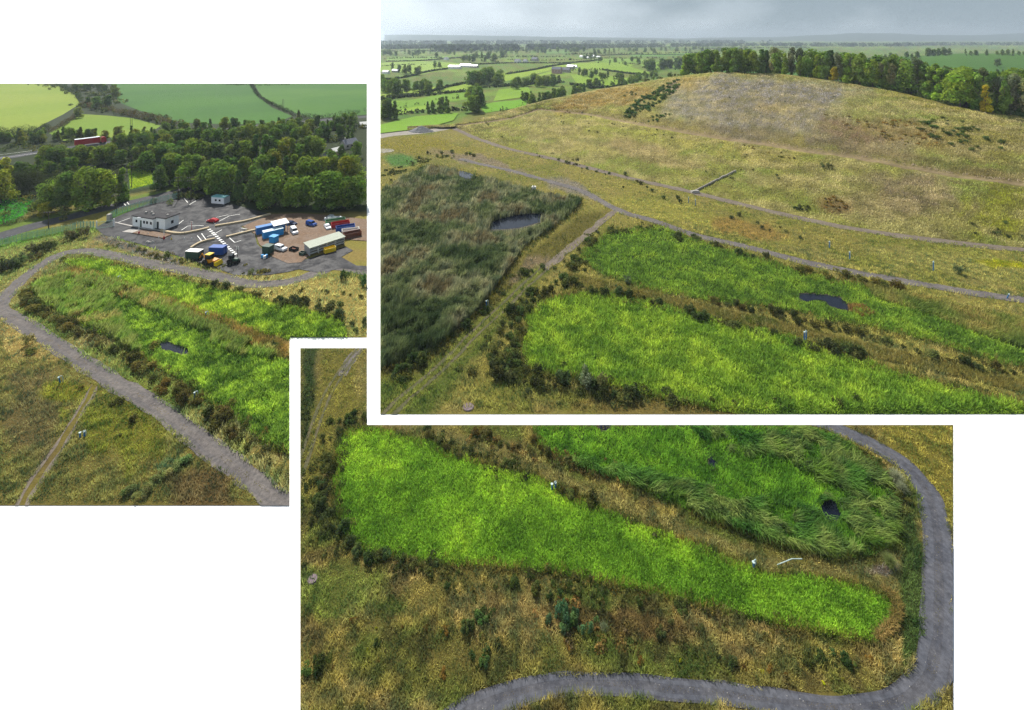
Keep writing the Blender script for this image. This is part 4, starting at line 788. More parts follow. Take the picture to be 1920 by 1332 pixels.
# --- vehicles
def car(A, E, label, paint_m, L_=4.3, W_=1.75, Ht=1.45, kind='hatch', cat='car', name='parked_car'):
    """A rear end, E front end (photo points)"""
    a, e = at(*A), at(*E); t = tag(empty(name, a, hd(a, e)), label, cat, 'vehicles parked in the yard'); t.scale = (.87, .87, .87); b = MB(); w = W_ / 2
    if kind == 'van': body = [(0, .3), (L_, .3), (L_, .85), (L_ - .15, 1.05), (L_ - .9, 1.2), (L_ - 1.5, Ht), (.15, Ht), (0, 1.7)]
    elif kind == '4x4': body = [(0, .4), (L_, .4), (L_, .95), (L_ - .1, 1.1), (L_ - 1.2, 1.2), (L_ - 1.7, Ht), (.2, Ht), (0, 1.1)]
    else: body = [(0, .28), (L_, .28), (L_, .62), (L_ - .15, .78), (L_ - 1.1, .95), (L_ - 1.75, Ht), (L_ - 3.2, Ht), (.2, 1.0), (0, .8)]
    b.prism(body, -w, w, .18, 1.1); b.build('body', paint_m, t, .05)
    top = Ht - .12; g = MB()
    if kind == 'van': g.add([(L_ - .95, -w + .2, 1.24), (L_ - .95, w - .2, 1.24), (L_ - 1.42, w - .25, top), (L_ - 1.42, -w + .25, top)], [(0, 1, 2, 3)]); wd = [(v[0] + .06, v[1], v[2] + .03) for v in g.v]
    elif kind == '4x4': wd = [(L_ - 1.2, -w + .2, 1.26), (L_ - 1.2, w - .2, 1.26), (L_ - 1.62, w - .26, top), (L_ - 1.62, -w + .26, top)]
    else: wd = [(L_ - 1.07, -w + .12, 1.0), (L_ - 1.07, w - .12, 1.0), (L_ - 1.68, w - .25, top), (L_ - 1.68, -w + .25, top)]
    g = MB(); g.add(wd, [(0, 1, 2, 3)]); g.build('windscreen', M_GLASS, t)
    for s in (-1, 1):
        g = MB(); y = s * (w - .17); x1 = L_ - 1.9 if kind != 'van' else L_ - 1.6; x0 = x1 - (1.3 if kind == 'hatch' else (1.0 if kind == 'van' else 2.0)); g.add([(x0, y + s * .035, 1.12), (x1 + .25, y + s * .035, 1.12), (x1 - .05, y + s * .02, top), (x0 + .15, y + s * .02, top)], [(0, 1, 2, 3)]); g.build('side_window', M_GLASS, t)
        g = MB(); g.box(L_ - .06, L_ + .03, s * (w - .35) - .16, s * (w - .35) + .16, .6, .78); g.build('headlight', M_CARW, t)
        for x in (.8, L_ - .85):
            g = MB(); g.wheel(x, s * (w - .08), .33, .33, .22); q = g.build('wheel', M_BLK, t); g = MB(); g.wheel(x, s * (w + .03), .33, .2, .03); g.build('rim', M_GREY, q)
    return t
car((408, 417.5), (387.5, 416), 'bright red car parked alone on the wet asphalt', M_RED); car((537, 421), (556, 423), 'dark navy car at the back of the dirt yard', M_NAVY, 4.2); car((576, 421.5), (594, 426), 'bright blue van next to the navy car', M_CARB, 4.4, 1.8, 1.85, 'van', 'van', 'parked_van')
car((548, 433), (560, 448), 'white van standing in the middle of the dirt yard', M_CARW, 4.9, 1.95, 2.0, 'van', 'van', 'parked_van'); car((517, 467.5), (539, 473), 'white off roader parked by the green box', M_CARW, 4.6, 1.85, 1.85, '4x4', 'car'); car((611, 425), (620, 436), 'white car parked by the row of skips', M_CARW, 4.2)
# red lorry on the main road
A, E = at(140, 276), at(200, 268); t = tag(empty('lorry', A, hd(A, E)), 'red articulated lorry with a white roofed trailer passing on the main road', 'lorry'); k = (E - A).length / 16.0
b = MB(); b.box(0, 12.4, -1.25, 1.25, 1.0, 4.1); b.build('trailer', M_RED, t); b = MB(); b.box(-.03, 12.43, -1.28, 1.28, 4.1, 4.25); b.build('trailer_roof', M_CARW, t)
b = MB(); b.prism([(13.1, .6), (15.7, .6), (15.7, 1.8), (15.4, 3.4), (14.6, 3.8), (13.1, 3.8)], -1.2, 1.2); cb = b.build('cab', M_RED, t, .1); b = MB(); b.add([(15.74, -1, 1.9), (15.74, 1, 1.9), (15.46, 1, 3.2), (15.46, -1, 3.2)], [(0, 1, 2, 3)]); b.build('windscreen', M_GLASS, cb)
b = MB(); b.box(11.5, 15.4, -.5, .5, .7, 1.0); b.build('chassis', M_BLK, t)
for x in (1.6, 2.9, 4.2, 12.9, 14.9):
    for s in (-1, 1): b = MB(); b.wheel(x, s * 1.05, .5, .5, .35); b.build('wheel', M_BLK, t)
t.scale = (k, 1, 1)
# digger and tractor
A, E = at(380, 494), at(416, 499); t = tag(empty('backhoe_digger', A, hd(A, E)), 'yellow digger with black wheels and raised bucket beside the green container', 'digger')
b = MB(); b.prism([(1.2, .7), (4.6, .7), (4.8, 1.5), (3.3, 1.7), (1.2, 1.5)], -.8, .8); b.build('body', M_ORA, t, .08); b = MB(); b.prism([(1.4, 1.52), (3.2, 1.6), (3.0, 2.8), (1.6, 2.8)], -.72, .72); cb = b.build('cab', M_GLASS, t); b = MB(); b.box(1.5, 3.1, -.78, .78, 2.8, 2.92); b.build('cab_roof', M_YEL, cb)
for x, rr in ((1.7, .8), (4.1, .6)):
    for s in (-1, 1): b = MB(); b.wheel(x, s * .95, rr, rr, .42); b.build('wheel', M_BLK, t)
b = MB(); b.tube([(1.2, 0, 1.2), (-.2, 0, 2.7), (-1.0, 0, 1.4)], .16, 6); b.build('boom', M_ORA, t); b = MB(); b.prism([(-1.5, .5), (-.7, .5), (-.7, 1.5), (-1.1, 1.3)], -.45, .45); b.build('bucket', M_BLK, t); b = MB(); b.prism([(4.9, .3), (5.8, .3), (5.3, 1.3), (4.9, 1.2)], -1.1, 1.1); b.build('loader_bucket', M_YEL, t)
A, E = at(427, 494), at(445, 494.5); t = tag(empty('tractor', A, hd(A, E)), 'dark green tractor with trailer arm beside the yellow digger', 'tractor')
b = MB(); b.prism([(.6, .7), (2.9, .7), (2.9, 1.4), (1.7, 1.5), (.6, 1.4)], -.45, .45); b.build('body', M_DKG, t, .06); b = MB(); b.prism([(.5, 1.42), (1.6, 1.5), (1.5, 2.4), (.6, 2.4)], -.6, .6); b.build('cab', M_GLASS, t)
for x, rr in ((1.0, .75), (2.6, .48)):
    for s in (-1, 1): b = MB(); b.wheel(x, s * .75, rr, rr, .36); b.build('wheel', M_BLK, t)
b = MB(); b.tube([(.5, 0, .8), (-.4, 0, .6)], .1, 6); b.build('tow_bar', M_RUST, t)
# telegraph poles
def pole(px, py, h, label, twin=False, arms=1):
    t = tag(empty('telegraph_pole', at(px, py), random.uniform(-.4, .4)), label, 'pole', 'telegraph poles')
    for x in ((-.6, .6) if twin else (0,)): b = MB(); b.cyl(x, 0, 0, h, .15, 8, .1); b.build('pole', M_WOOD, t)
    for k in range(arms):
        z = h - .3 - k * 1.2; b = MB(); b.box(-1.2, 1.2, -.2, -.08, z, z + .14); c = b.build('crossarm', M_WOOD, t)
        for x in (-1.05, -.4, .4, 1.05): b = MB(); b.cyl(x, -.14, z + .14, z + .4, .07, 6); b.build('insulator', M_CONC, c)
    return t
pole(91, 430, 5.6, 'short dark pole on the lower edge of the access road'); pole(217.5, 401, 6.5, 'dark pole at the left end of the green fence'); pole(334, 377, 9, 'tall pole with two crossarms at the right end of the green fence', False, 2); pole(358, 377, 9, 'tall pole with crossarms at the back corner of the yard', False, 2)
pole(246, 239, 9, 'twin pole standing in the small bright field', True); pole(247, 352, 9, 'pole beside the bright strip of grass behind the roadside trees'); pole(531, 206, 9, 'twin pole on the winding hedge between the big fields', True)
def cable(P, Q, sag, label):
    pts = [P.lerp(Q, i / 14) - Vector((0, 0, sag * 4 * (i / 14) * (1 - i / 14))) for i in range(15)]; b = MB(); b.tube(pts, .03, 5); return tag(b.build('overhead_cable', M_BLK), label, 'cable', 'overhead cables')
cable(at(91, 430) + Vector((0, 0, 5.4)), at(217.5, 401) + Vector((0, 0, 6.3)), .8, 'overhead cable between the two poles along the access road'); cable(at(217.5, 401) + Vector((0, 0, 6.3)), at(334, 377) + Vector((0, 0, 8.8)), .8, 'overhead cable above the green fence')
# farmhouse in the trees on the right
def house(A, E, dims, label, wallm, roofm, wins=3, chim=True, name='house', cat='house', z=None, group=None):
    t = tag(empty(name, A, hd(A, E)), label, cat, group); lx, ly, hz_, rh = dims; b = MB(); b.box(0, lx, 0, ly, 0, hz_)
    b.add([(0, 0, hz_), (0, ly, hz_), (0, ly / 2, hz_ + rh), (lx, 0, hz_), (lx, ly, hz_), (lx, ly / 2, hz_ + rh)], [(0, 1, 2), (5, 4, 3)]); b.build('wall', wallm, t)
    b = MB(); o_ = .3; q = [(-o_, -o_, hz_ - .1), (lx + o_, -o_, hz_ - .1), (lx + o_, ly / 2, hz_ + rh + .08), (-o_, ly / 2, hz_ + rh + .08), (lx + o_, ly + o_, hz_ - .1), (-o_, ly + o_, hz_ - .1)]; u = [(x, y, zz + .15) for x, y, zz in q]
    b.add(q + u, [(0, 1, 2, 3), (3, 2, 4, 5), (9, 8, 7, 6), (11, 10, 8, 9), (6, 7, 1, 0), (10, 11, 5, 4), (7, 8, 2, 1), (8, 10, 4, 2), (9, 6, 0, 3), (11, 9, 3, 5)]); rf = b.build('roof', roofm, t)
    if chim: b = MB(); b.box(lx * .15, lx * .15 + .8, ly / 2 - .35, ly / 2 + .35, hz_ + rh - .4, hz_ + rh + 1.1); b.build('chimney', wallm, rf)
    for k in range(wins): x = lx * (k + .5) / wins - .5; b = MB(); b.box(x, x + 1, -.04, .02, hz_ * .45, hz_ * .8); b.build('window', M_GLASS, t)
    return t
house(at(648, 281), at(668, 277), (8, 6, 2.6, 2.2), 'grey slate roofed house half hidden in the dark trees at the right', M_CONC, M_SLATE); house(at(606, 301), at(620, 305), (5, 4, 2.2, 1.6), 'small outbuilding with grey roof among the trees', M_CONC, M_SLATE, 1, False); house(at(627, 293), at(642, 289), (5, 4, 2.2, 1.4), 'small outbuilding with pinkish wall below the slate roofed house', M_BRICK, M_TANK, 1, False)
house(at(676, 240), at(687, 239), (4.5, 4, 2.2, 1.3), 'small white building at the far right edge above the wood', M_WHITE, M_TANK, 1, False)

# gas and pump heads
def well(px, py, h, label, z=None, tilt=0.0, twin=False, hose=True, group='blue well heads'):
    loc = at(px, py) if z is None else z(px, py); t = tag(empty('well_head', loc, .4), label, 'well head', group); t.rotation_euler = (tilt, 0, .4); t.scale = (.75, .75, 1)
    for x in ((-.35, .35) if twin else (0,)):
        b = MB(); b.cyl(x, 0, 0, h * .86, .17, 10, .14); b.build('casing', M_WELL, t); b = MB(); b.cyl(x, 0, h * .86, h * .93, .24, 10); b.build('flange', M_WELLG, t)
    if hose: b = MB(); b.tube([(.1, 0, h * .9), (.25, .05, h), (.55, .1, h * .95), (.62, .1, h * .5), (.5, .1, 0)], .08, 6); b.build('hose', M_WELLG, t)
    return t
well(113, 719, 1.7, 'blue leaning pipe in the yellow patch left of the diagonal road', tilt=.35); well(154, 820, .9, 'low pale blue pipe fitting beside the twin wheel tracks', twin=True); well(365, 748, 1.2, 'pale blue pipe at the edge of the scrub below the left pool'); well(222, 527, 1.3, 'small blue pipe at the tip of the dividing strip by the left cells'); well(386, 598, 1.6, 'small blue pump head halfway along the left dividing strip')
#@@PART3
# ================================================================== HILL PLOT: reed bed, wetland cells, capped hill, woods, valley
def hp(*a): return at(*a)
UROAD = [(862, 298), (905, 309), (960, 321), (1040, 343), (1095, 360), (1135, 382), (1175, 400), (1230, 416), (1300, 440), (1400, 463), (1500, 489), (1600, 510), (1700, 528), (1800, 545), (1940, 566), (2100, 592)]
FOOT = [(822, 232), (850, 241), (900, 262), (960, 281), (1050, 301), (1120, 319), (1200, 339), (1300, 361), (1400, 386), (1500, 409), (1600, 429), (1700, 444), (1800, 456), (1930, 470), (2100, 492)]
BR = [(1152, 396), (1118, 424), (1088, 450), (1060, 472), (1040, 490), (1020, 505)]
RUT = [(1020, 505), (985, 535), (950, 570), (915, 602), (880, 635), (845, 672), (800, 712), (750, 755), (705, 800)]
uq, _ = ribbon(UROAD, 3.6, .35, 21); fq, _ = ribbon(FOOT, 4.2, .6, 22); bq, _ = ribbon(BR, 2.5, .45, 23)
URI, FRI, BRI = [strip_poly(ribbon(p, w, .5, 9)[0]) for p, w in ((UROAD, 2.2), (FOOT, 2.0), (BR, .8))]
REED = [(700, 372), (740, 345), (800, 313), (850, 322), (905, 338), (965, 352), (1020, 366), (1092, 377), (1078, 396), (1034, 430), (985, 464), (950, 512), (915, 560), (885, 595), (840, 635), (800, 668), (700, 700)]
PR1 = [(912, 424), (935, 412), (965, 404), (1000, 401), (1022, 403), (1024, 413), (1000, 420), (975, 427), (945, 430), (920, 430)]; PR2 = [(855, 323), (868, 321), (888, 328), (892, 334), (876, 335), (862, 330)]
CF = [(1086, 486), (1108, 456), (1150, 432), (1245, 426), (1290, 446), (1400, 478), (1500, 512), (1600, 534), (1700, 555), (1800, 582), (1930, 608), (2085, 646), (2085, 735), (1930, 696), (1850, 674), (1750, 642), (1640, 617), (1560, 602), (1480, 584), (1400, 574), (1300, 560), (1210, 542), (1130, 516)]
CN = [(978, 660), (992, 595), (1035, 558), (1100, 548), (1200, 562), (1280, 582), (1380, 612), (1480, 632), (1560, 662), (1650, 692), (1760, 724), (1930, 765), (2040, 790), (1480, 790), (1360, 770), (1270, 756), (1200, 742), (1120, 716), (1040, 704), (990, 690)]
PR3 = [(1497, 553), (1510, 551), (1555, 554), (1580, 561), (1601, 575), (1598, 581), (1575, 579), (1555, 573), (1548, 565), (1530, 562), (1512, 565), (1500, 560)]; PR4 = [(1870, 634), (1895, 640), (1925, 648), (1925, 660), (1890, 652), (1872, 642)]
DIV = [(1045, 515), (1070, 512), (1150, 532), (1250, 556), (1350, 578), (1450, 600), (1560, 628), (1650, 652), (1780, 684), (1930, 716), (2085, 752), (2085, 776), (1930, 740), (1780, 704), (1650, 674), (1550, 642), (1450, 618), (1350, 596), (1250, 570), (1150, 548), (1060, 532)]
MEADOW = [('all', K(118, 158, 52)), ('noise', 160, 31, .4, .6, K(152, 184, 58), .85), ('noise', 110, 35, .5, .65, K(82, 128, 44), .6),
  ('poly', [(690, 262), (800, 250), (850, 232), (900, 215), (1010, 195), (2100, 195), (2100, 800), (690, 800)], K(156, 146, 68), 6), ('noise', 14, 32, .45, .62, K(128, 130, 52), .65), ('noise', 5, 33, .5, .7, K(165, 145, 88), .35),
  ('blob', 790, 272, 120, 22, 5, K(150, 138, 45), .9), ('blob', 745, 300, 45, 14, 0, K(85, 135, 55), .9), ('blob', 1250, 400, 160, 20, 14, K(168, 160, 70), .7), ('blob', 1500, 440, 200, 20, 12, K(152, 140, 68), .7), ('blob', 1800, 500, 180, 25, 10, K(158, 150, 75), .8), ('blob', 1400, 430, 90, 18, 12, K(160, 128, 62), .7), ('blob', 1880, 495, 60, 8, 4, K(165, 160, 30), .9),
  ('blob', 900, 303, 120, 10, 12, K(150, 132, 105), .8), ('blob', 1070, 352, 60, 14, 15, K(150, 138, 118), .8),
  ('poly', [(700, 700), (800, 668), (890, 595), (960, 510), (1000, 470), (1090, 400), (1140, 395), (1100, 440), (1040, 500), (900, 640), (790, 760), (700, 800)], K(112, 105, 42), 6), ('poly', [(700, 800), (700, 715), (800, 700), (870, 650), (930, 600), (960, 600), (880, 690), (800, 790)], K(104, 116, 44), 12),
  ('blob', 1000, 505, 50, 20, -35, K(150, 130, 95), .8), ('blob', 900, 690, 40, 30, -30, K(140, 130, 60), .6), ('blob', 1300, 775, 350, 22, 3, K(135, 118, 58), .9), ('poly', REED, K(60, 68, 38), 3), ('poly', CF, K(62, 88, 30), 3), ('poly', CN, K(66, 92, 30), 3), ('poly', DIV, K(132, 124, 66), 4)]
MEADOW.append(('poly', strip_poly(ribbon(RUT, 4.4, .4, 9)[0]), K(126, 130, 52), 4)); ground('land', HILL, 3, MEADOW, (77, 777))
me = bpy.data.meshes.new('far_land'); w_ = [at(713, 77.2, -.03), at(2090, 77.2, -.03)]; w_ += [Vector((w_[1].x * 9300 / w_[1].y, 9300, -.03)), Vector((w_[0].x * 9300 / w_[0].y, 9300, -.03))]
me.from_pydata([tuple(v) for v in w_], [], [(0, 1, 2, 3)]); me.materials.append(mat('far_pasture', tuple(K(75, 105, 50)), .9, var=.35, scale=.006)); tag(link('land', me), kind='structure')
for o_ in (-.7, .7): sheet('wheel_line', ribbon(UROAD, .5, .22, 12, o_)[0], .076, M_WHEEL, HILL)
sheet('road', uq, .07, M_TROAD, HILL); sheet('track', bq, .11, M_TRACK, HILL); sheet('track', fq, .07, M_TRACK, HILL)
for off in (-.85, .85):
    q, _ = ribbon(RUT, .62, .2, 40 + int(off * 10), off); sheet('track', q, .05, M_RUT, HILL)
M_MUD = mat_gravel('wet_mud', (.035, .03, .022), (.06, .05, .03), (.08, .07, .045), rough=.6)
def margin(p, plot, k=1.18):
    cx, cy = sum(q[0] for q in p) / len(p), sum(q[1] for q in p) / len(p); sheet('mud', [smooth([(cx + (x - cx) * k * random.uniform(.95, 1.1), cy + (y - cy) * k * random.uniform(.95, 1.1)) for x, y in p], True, 4)], .035, M_MUD, plot)
for p, pl in ((PL1, LEFT), (PR1, HILL), (PR3, HILL)): margin(p, pl)
for p in (PR1, PR2, PR3, PR4): sheet('water', [smooth(p, True, 4)], .06, M_WATER, HILL)

# --- the capped hill as a loft between curves of known height
def lerp_curve(cv, x): xs = [p[0] for p in cv]; return [float(np.interp(x, xs, [p[k] for p in cv])) for k in (1, 2)]
C0 = [(760, 246, 0)] + [(x, y - 3, 0) for x, y in FOOT[1:]]
C1 = [(760, 242, .3), (870, 236, 1.2), (960, 224, 4.5), (1010, 207, 7.5), (1100, 216, 9), (1200, 236, 11), (1300, 254, 12.5), (1400, 270, 13), (1500, 285, 13), (1600, 298, 12.5), (1700, 318, 12), (1800, 335, 11.2), (1920, 350, 10.5), (2100, 378, 9)]
C2 = [(760, 239, .5), (870, 232, 1.8), (930, 214, 5.5), (1010, 192, 12), (1100, 173, 19), (1200, 156, 27), (1270, 143, 33), (1340, 136, 38), (1450, 138, 38), (1550, 150, 36), (1650, 166, 33.5), (1700, 178, 31.5), (1780, 199, 28.5), (1850, 211, 27), (1920, 222, 25.5), (2100, 248, 22)]
cols = np.arange(764, 2096, 4.0); rows = []
for x in cols:
    P0, P1, P2 = [at(x, *lerp_curve(c, x)) for c in (C0, C1, C2)]; P1b = P1 + (P1 - P0).normalized() * 3.6; P1b.z = P1.z + .25
    col = [P0.lerp(P1, t) + Vector((0, 0, math.sin(t * math.pi) * .5)) for t in np.linspace(0, 1, 26)] + [P1.lerp(P1b, t) for t in (.33, .66, 1)]
    col += [P1b.lerp(P2, t) + Vector((0, 0, math.sin(t * math.pi) * (P2.z - P1.z) * .12)) for t in np.linspace(0, 1, 40)[1:]]
    d = Vector((P2.x, P2.y, 0)).normalized(); hz0 = P2.z
    for t in np.linspace(0, 1, 24)[1:]: q = P2 + d * (150 * max(.08, min(1, hz0 / 30)) * t); q.z = hz0 * (1 - t * t * (3 - 2 * t)) - .8 * t; col.append(q)
    rows.append(col)
HG_ = np.array([[tuple(v) for v in c] for c in rows]); nc, nr = HG_.shape[:2]
HG_[:, 2:, 2] += (fbm(HG_[:, 2:, 0], HG_[:, 2:, 1], 7, 51) - .5) * 1.1 * np.clip(HG_[:, 2:, 2] / 6, 0, 1); HG_[:, :, 2] -= .02
PX, PY = proj(HG_); rr = np.broadcast_to(np.arange(nr), (nc, nr))
ml = [('all', K(156, 146, 80)), ('noise', 40, 60, .42, .6, K(138, 140, 60), .8), ('noise', 16, 64, .5, .64, K(116, 130, 50), .55), ('blob', 1330, 255, 330, 22, 12, K(155, 146, 72), .8), ('blob', 1150, 238, 150, 24, 12, K(148, 146, 64), .8), ('blob', 1220, 290, 120, 20, 15, K(150, 132, 84), .8), ('blob', 1130, 185, 120, 22, -12, K(150, 122, 58), .8), ('blob', 1300, 160, 60, 20, 0, K(160, 132, 66), .7),
  ('blob', 1460, 178, 215, 38, 3, K(136, 129, 110), 1.0), ('blob', 1370, 215, 150, 44, 10, K(138, 131, 110), .95), ('blob', 1500, 230, 170, 50, 10, K(140, 130, 104), .92), ('blob', 1620, 260, 110, 40, 12, K(138, 122, 88), .75), ('blob', 1440, 204, 60, 10, 0, K(158, 140, 84), .6), ('blob', 1640, 200, 90, 28, 12, K(142, 140, 72), .8), ('blob', 1600, 245, 70, 22, 12, K(132, 110, 74), .8), ('blob', 1720, 255, 110, 26, 12, K(128, 108, 56), .8),
  ('blob', 1850, 270, 110, 50, 10, K(136, 126, 58), .8), ('blob', 1740, 190, 80, 14, 14, K(135, 128, 45), .8), ('blob', 1860, 330, 80, 12, 10, K(140, 118, 66), .6), ('blob', 1560, 345, 90, 40, 12, K(148, 140, 78), .7), ('blob', 1720, 370, 130, 45, 12, K(132, 116, 82), .85), ('blob', 1660, 390, 90, 25, 12, K(126, 110, 72), .6), ('blob', 1880, 400, 75, 60, 10, K(136, 136, 42), .95), ('blob', 1570, 385, 50, 20, 12, K(128, 104, 62), .8),
  ('blob', 1440, 300, 70, 22, 12, K(158, 146, 74), .6), ('noise', 11, 61, .5, .62, K(176, 160, 104), .5), ('noise', 5, 62, .5, .62, K(112, 106, 54), .55)]
hc = paint(PX.ravel(), PY.ravel(), ml); tr = ((rr >= 26) & (rr <= 28)).ravel(); bk = (rr > 72).ravel(); hc[bk] = K(88, 105, 48); ct = ((rr >= 29) & (rr <= 32)).ravel(); hc[ct] = hc[ct] * .55 + K(112, 96, 62) * .45; hc[tr] = hc[tr] * .25 + K(138, 118, 94) * .9
n5 = fbm(HG_[..., 0].ravel(), HG_[..., 1].ravel(), 3.5, 71); hc *= (.9 + .95 * n5)[:, None]
i = (np.arange(nc - 1)[:, None] * nr + np.arange(nr - 1)[None]).ravel(); hf = np.stack([i, i + nr, i + nr + 1, i + 1], -1)
o = link('hill', np_mesh('hill', HG_.reshape(-1, 3), hf, hc, M_HILL)); tag(o, kind='structure'); o.data.polygons.foreach_set('use_smooth', np.ones(len(hf), bool))
vis = rr < 66
def hillpt(px, py):
    d = np.where(vis, (PX - px) ** 2 + (PY - py) ** 2, 1e9); k = np.unravel_index(np.argmin(d), d.shape); return Vector(HG_[k])
def backpt(px, t):
    """behind the crest: t 0 at the crest, 1 at the hill's far foot"""
    c = int(np.clip((px - 764) / 4, 0, nc - 1)); r = int(np.clip(67 + t * 22, 0, nr - 1)); return Vector(HG_[c, r])
b = MB(); pa, pz = hillpt(1306, 358), hillpt(1380, 319); pc = [pa.lerp(pz, k / 12) for k in range(13)]
for k in range(13): pc[k].z = (hillpt(1306 + 74 * k / 12, 358 - 39 * k / 12).z + pa.z + (pz.z - pa.z) * k / 12) / 2
b.tube([p + Vector((0, 0, .2)) for p in pc], .45, 6); tag(b.build('drain_channel', M_STONE), 'pale stone drain channel running straight up the hill from the foot track', 'drain')
b = MB(); b.box(-1.2, 1.2, -.5, .5, -.2, 1.0).box(-1.6, -1.2, -.4, 1.2, -.2, .7).box(1.2, 1.6, -.4, 1.2, -.2, .7); o = b.build('headwall', M_CONC, None, .05); o.location = at(1304, 362); tag(o, 'small concrete headwall where the drain channel meets the foot track', 'headwall')
# grass on the hill: short tussocks in the turf's own colours
k = 110000; ci = RNG.uniform(0, nc - 1.01, k); ri = RNG.uniform(0, 66, k); a = ci.astype(int); c_ = ri.astype(int); fa = (ci - a)[:, None]; fr = (ri - c_)[:, None]
Ph = (HG_[a, c_] * (1 - fa) + HG_[a + 1, c_] * fa) * (1 - fr) + (HG_[a, c_ + 1] * (1 - fa) + HG_[a + 1, c_ + 1] * fa) * fr
m = ~((ri > 24.5) & (ri < 28.5)); Ph = Ph[m]; s = F / Ph[:, 1]; cc = hc.reshape(nc, nr, 3)[a[m], c_[m]] * np.array([2.8, 2.9, 4.1]) * RNG.uniform(.5, 1.35, len(Ph))[:, None]; n_ = len(Ph)
stuff('hill_grass', [blades(Ph, RNG.uniform(.2, .7, n_), np.maximum(.12, 1.5 / s), RNG.uniform(.1, .8, n_), RNG.uniform(0, 6.28, n_), cc, HILL)], M_BLADE, 'short dry tussock grass over the slopes of the capped hill', 'grass')
def sprinkle(cx, cy, rx, ry, ang, n, r, label, group, shapes=('gorse', 'mound'), tint=(1, 1, 1), name='bush', z=hillpt, hz=.8):
    a = math.radians(ang)
    for _ in range(n):
        q = random.random() ** .5; t = random.random() * 6.28; u, v = rx * q * math.cos(t), ry * q * math.sin(t); x, y = cx + u * math.cos(a) - v * math.sin(a), cy + u * math.sin(a) + v * math.cos(a)
        k = random.uniform(.8, 1.25); bush(random.choice(shapes), z(x, y), random.uniform(*r), HILL, label, group, (tint[0] * k, tint[1], tint[2]), name, hz)
sprinkle(1222, 188, 62, 14, -33, 120, (1.2, 2.4), 'dark green gorse bush in the long patch left of the bare grey hilltop', 'gorse patch on the hill', tint=(.95, 1.3, 1.2)); sprinkle(1236, 222, 24, 6, -15, 12, (1.0, 1.8), 'dark green gorse bush in the small patch just above the hill track', 'lower gorse patch on the hill', tint=(.95, 1.3, 1.2)); sprinkle(1180, 178, 16, 5, -10, 6, (.9, 1.6), 'dark gorse bush near the left ridge of the hill', 'gorse at the left ridge')
sprinkle(1800, 255, 85, 28, 12, 42, (.9, 2.0), 'dark green gorse bush scattered on the right shoulder of the hill', 'gorse on the right shoulder', tint=(1.1, 1.25, 1)); sprinkle(1700, 250, 60, 22, 12, 40, (.6, 1.1), 'brown bracken clump on the slope above the hill track', 'bracken clumps above the track', ('mound',), (2.6, 1.5, 1.1)); sprinkle(1600, 232, 60, 12, 14, 22, (.5, .9), 'brown bracken clump below the bare grey hilltop', 'bracken below the hilltop', ('mound',), (2.6, 1.5, 1.2))
sprinkle(1566, 383, 28, 12, 12, 18, (.5, .9), 'brown bracken clump low on the slope between the two tracks', 'bracken between the tracks', ('mound',), (2.6, 1.5, 1.1)); sprinkle(1500, 391, 16, 6, 10, 6, (.8, 1.3), 'dark bush low on the hill beside the foot track', 'bushes by the foot track'); sprinkle(1550, 315, 14, 14, 60, 8, (.7, 1.2), 'pale green bush in the upright patch below the hill track', 'pale bushes below the hill track', ('shoot',), (1.4, 1.4, 1.2))
sprinkle(1860, 430, 60, 26, 10, 9, (.6, 1.2), 'dark bush on the green right end of the lower slope', 'bushes on the lower right slope'); sprinkle(1150, 240, 130, 22, 14, 24, (.5, 1.0), 'small dark bush dotted on the lower left slope of the hill', 'bushes on the lower left slope'); sprinkle(1330, 300, 140, 30, 14, 12, (.4, .8), 'tiny dark bush dotted on the middle of the lower slope', 'tiny bushes on the lower slope'); sprinkle(1450, 180, 140, 25, 4, 9, (.4, .8), 'tiny dark bush on the bare grey hilltop', 'tiny bushes on the hilltop')
sprinkle(1440, 285, 60, 5, 14, 12, (.4, .9), 'low brown tussock just below the hill track', 'tussocks below the hill track', ('mound',), (2, 1.4, 1)); sprinkle(1120, 190, 90, 12, -14, 30, (.5, 1.0), 'russet bracken clump on the left ridge of the hill', 'bracken on the left ridge', ('mound',), (2.8, 1.5, 1))

# --- wood behind the crest
WT = [(1.2, 1.2, 1.2), (1.5, 1.4, 1.1), (1, 1.1, 1), (1.6, 1.45, 1), (1.3, 1.3, 1.3), (1.1, 1.1, 1.2)]
def wood(x0, x1, n, t, hgt, label, group, kinds, tints=WT):
    for k in range(n):
        x = x0 + (x1 - x0) * (k + random.uniform(.1, .9)) / n; loc = backpt(x, t + random.uniform(-.02, .05)); tree(random.choice(kinds), loc, random.uniform(*hgt), HILL, label, group, 'tree', random.choice(tints), random.uniform(.85, 1.15))
BK = ['birch_a', 'birch_b', 'round_b', 'tall_a', 'tall_b', 'round_c']
wood(1275, 1420, 11, .09, (15, 20), 'leafy tree at the left end of the wood behind the hilltop', 'left end of the hilltop wood', ['round_a', 'round_b', 'tall_b']); wood(1400, 1700, 22, .08, (14, 19), 'tree in the front row of the wood right behind the hill crest', 'front row of the hilltop wood', BK)
wood(1690, 2000, 24, .10, (17, 22), 'taller tree in the front row of the wood at the right of the hill', 'right front row of the hilltop wood', BK, [(1, 1.1, 1.1), (1.3, 1.3, 1.2), (1.1, 1.2, 1.2), (1.4, 1.4, 1)]); wood(1300, 1990, 36, .2, (19, 23), 'tree in the second row of the wood behind the hill crest', 'second row of the hilltop wood', BK + ['round_a'], [(.8, .85, .8), (.9, 1, .8), (.75, .8, .85)])
wood(1660, 1990, 16, .34, (22, 27), 'tall tree in the back row of the wood at the right', 'back row of the hilltop wood', ['round_a', 'round_c', 'tall_b'], [(.8, .85, .8), (1, 1.05, .8)])
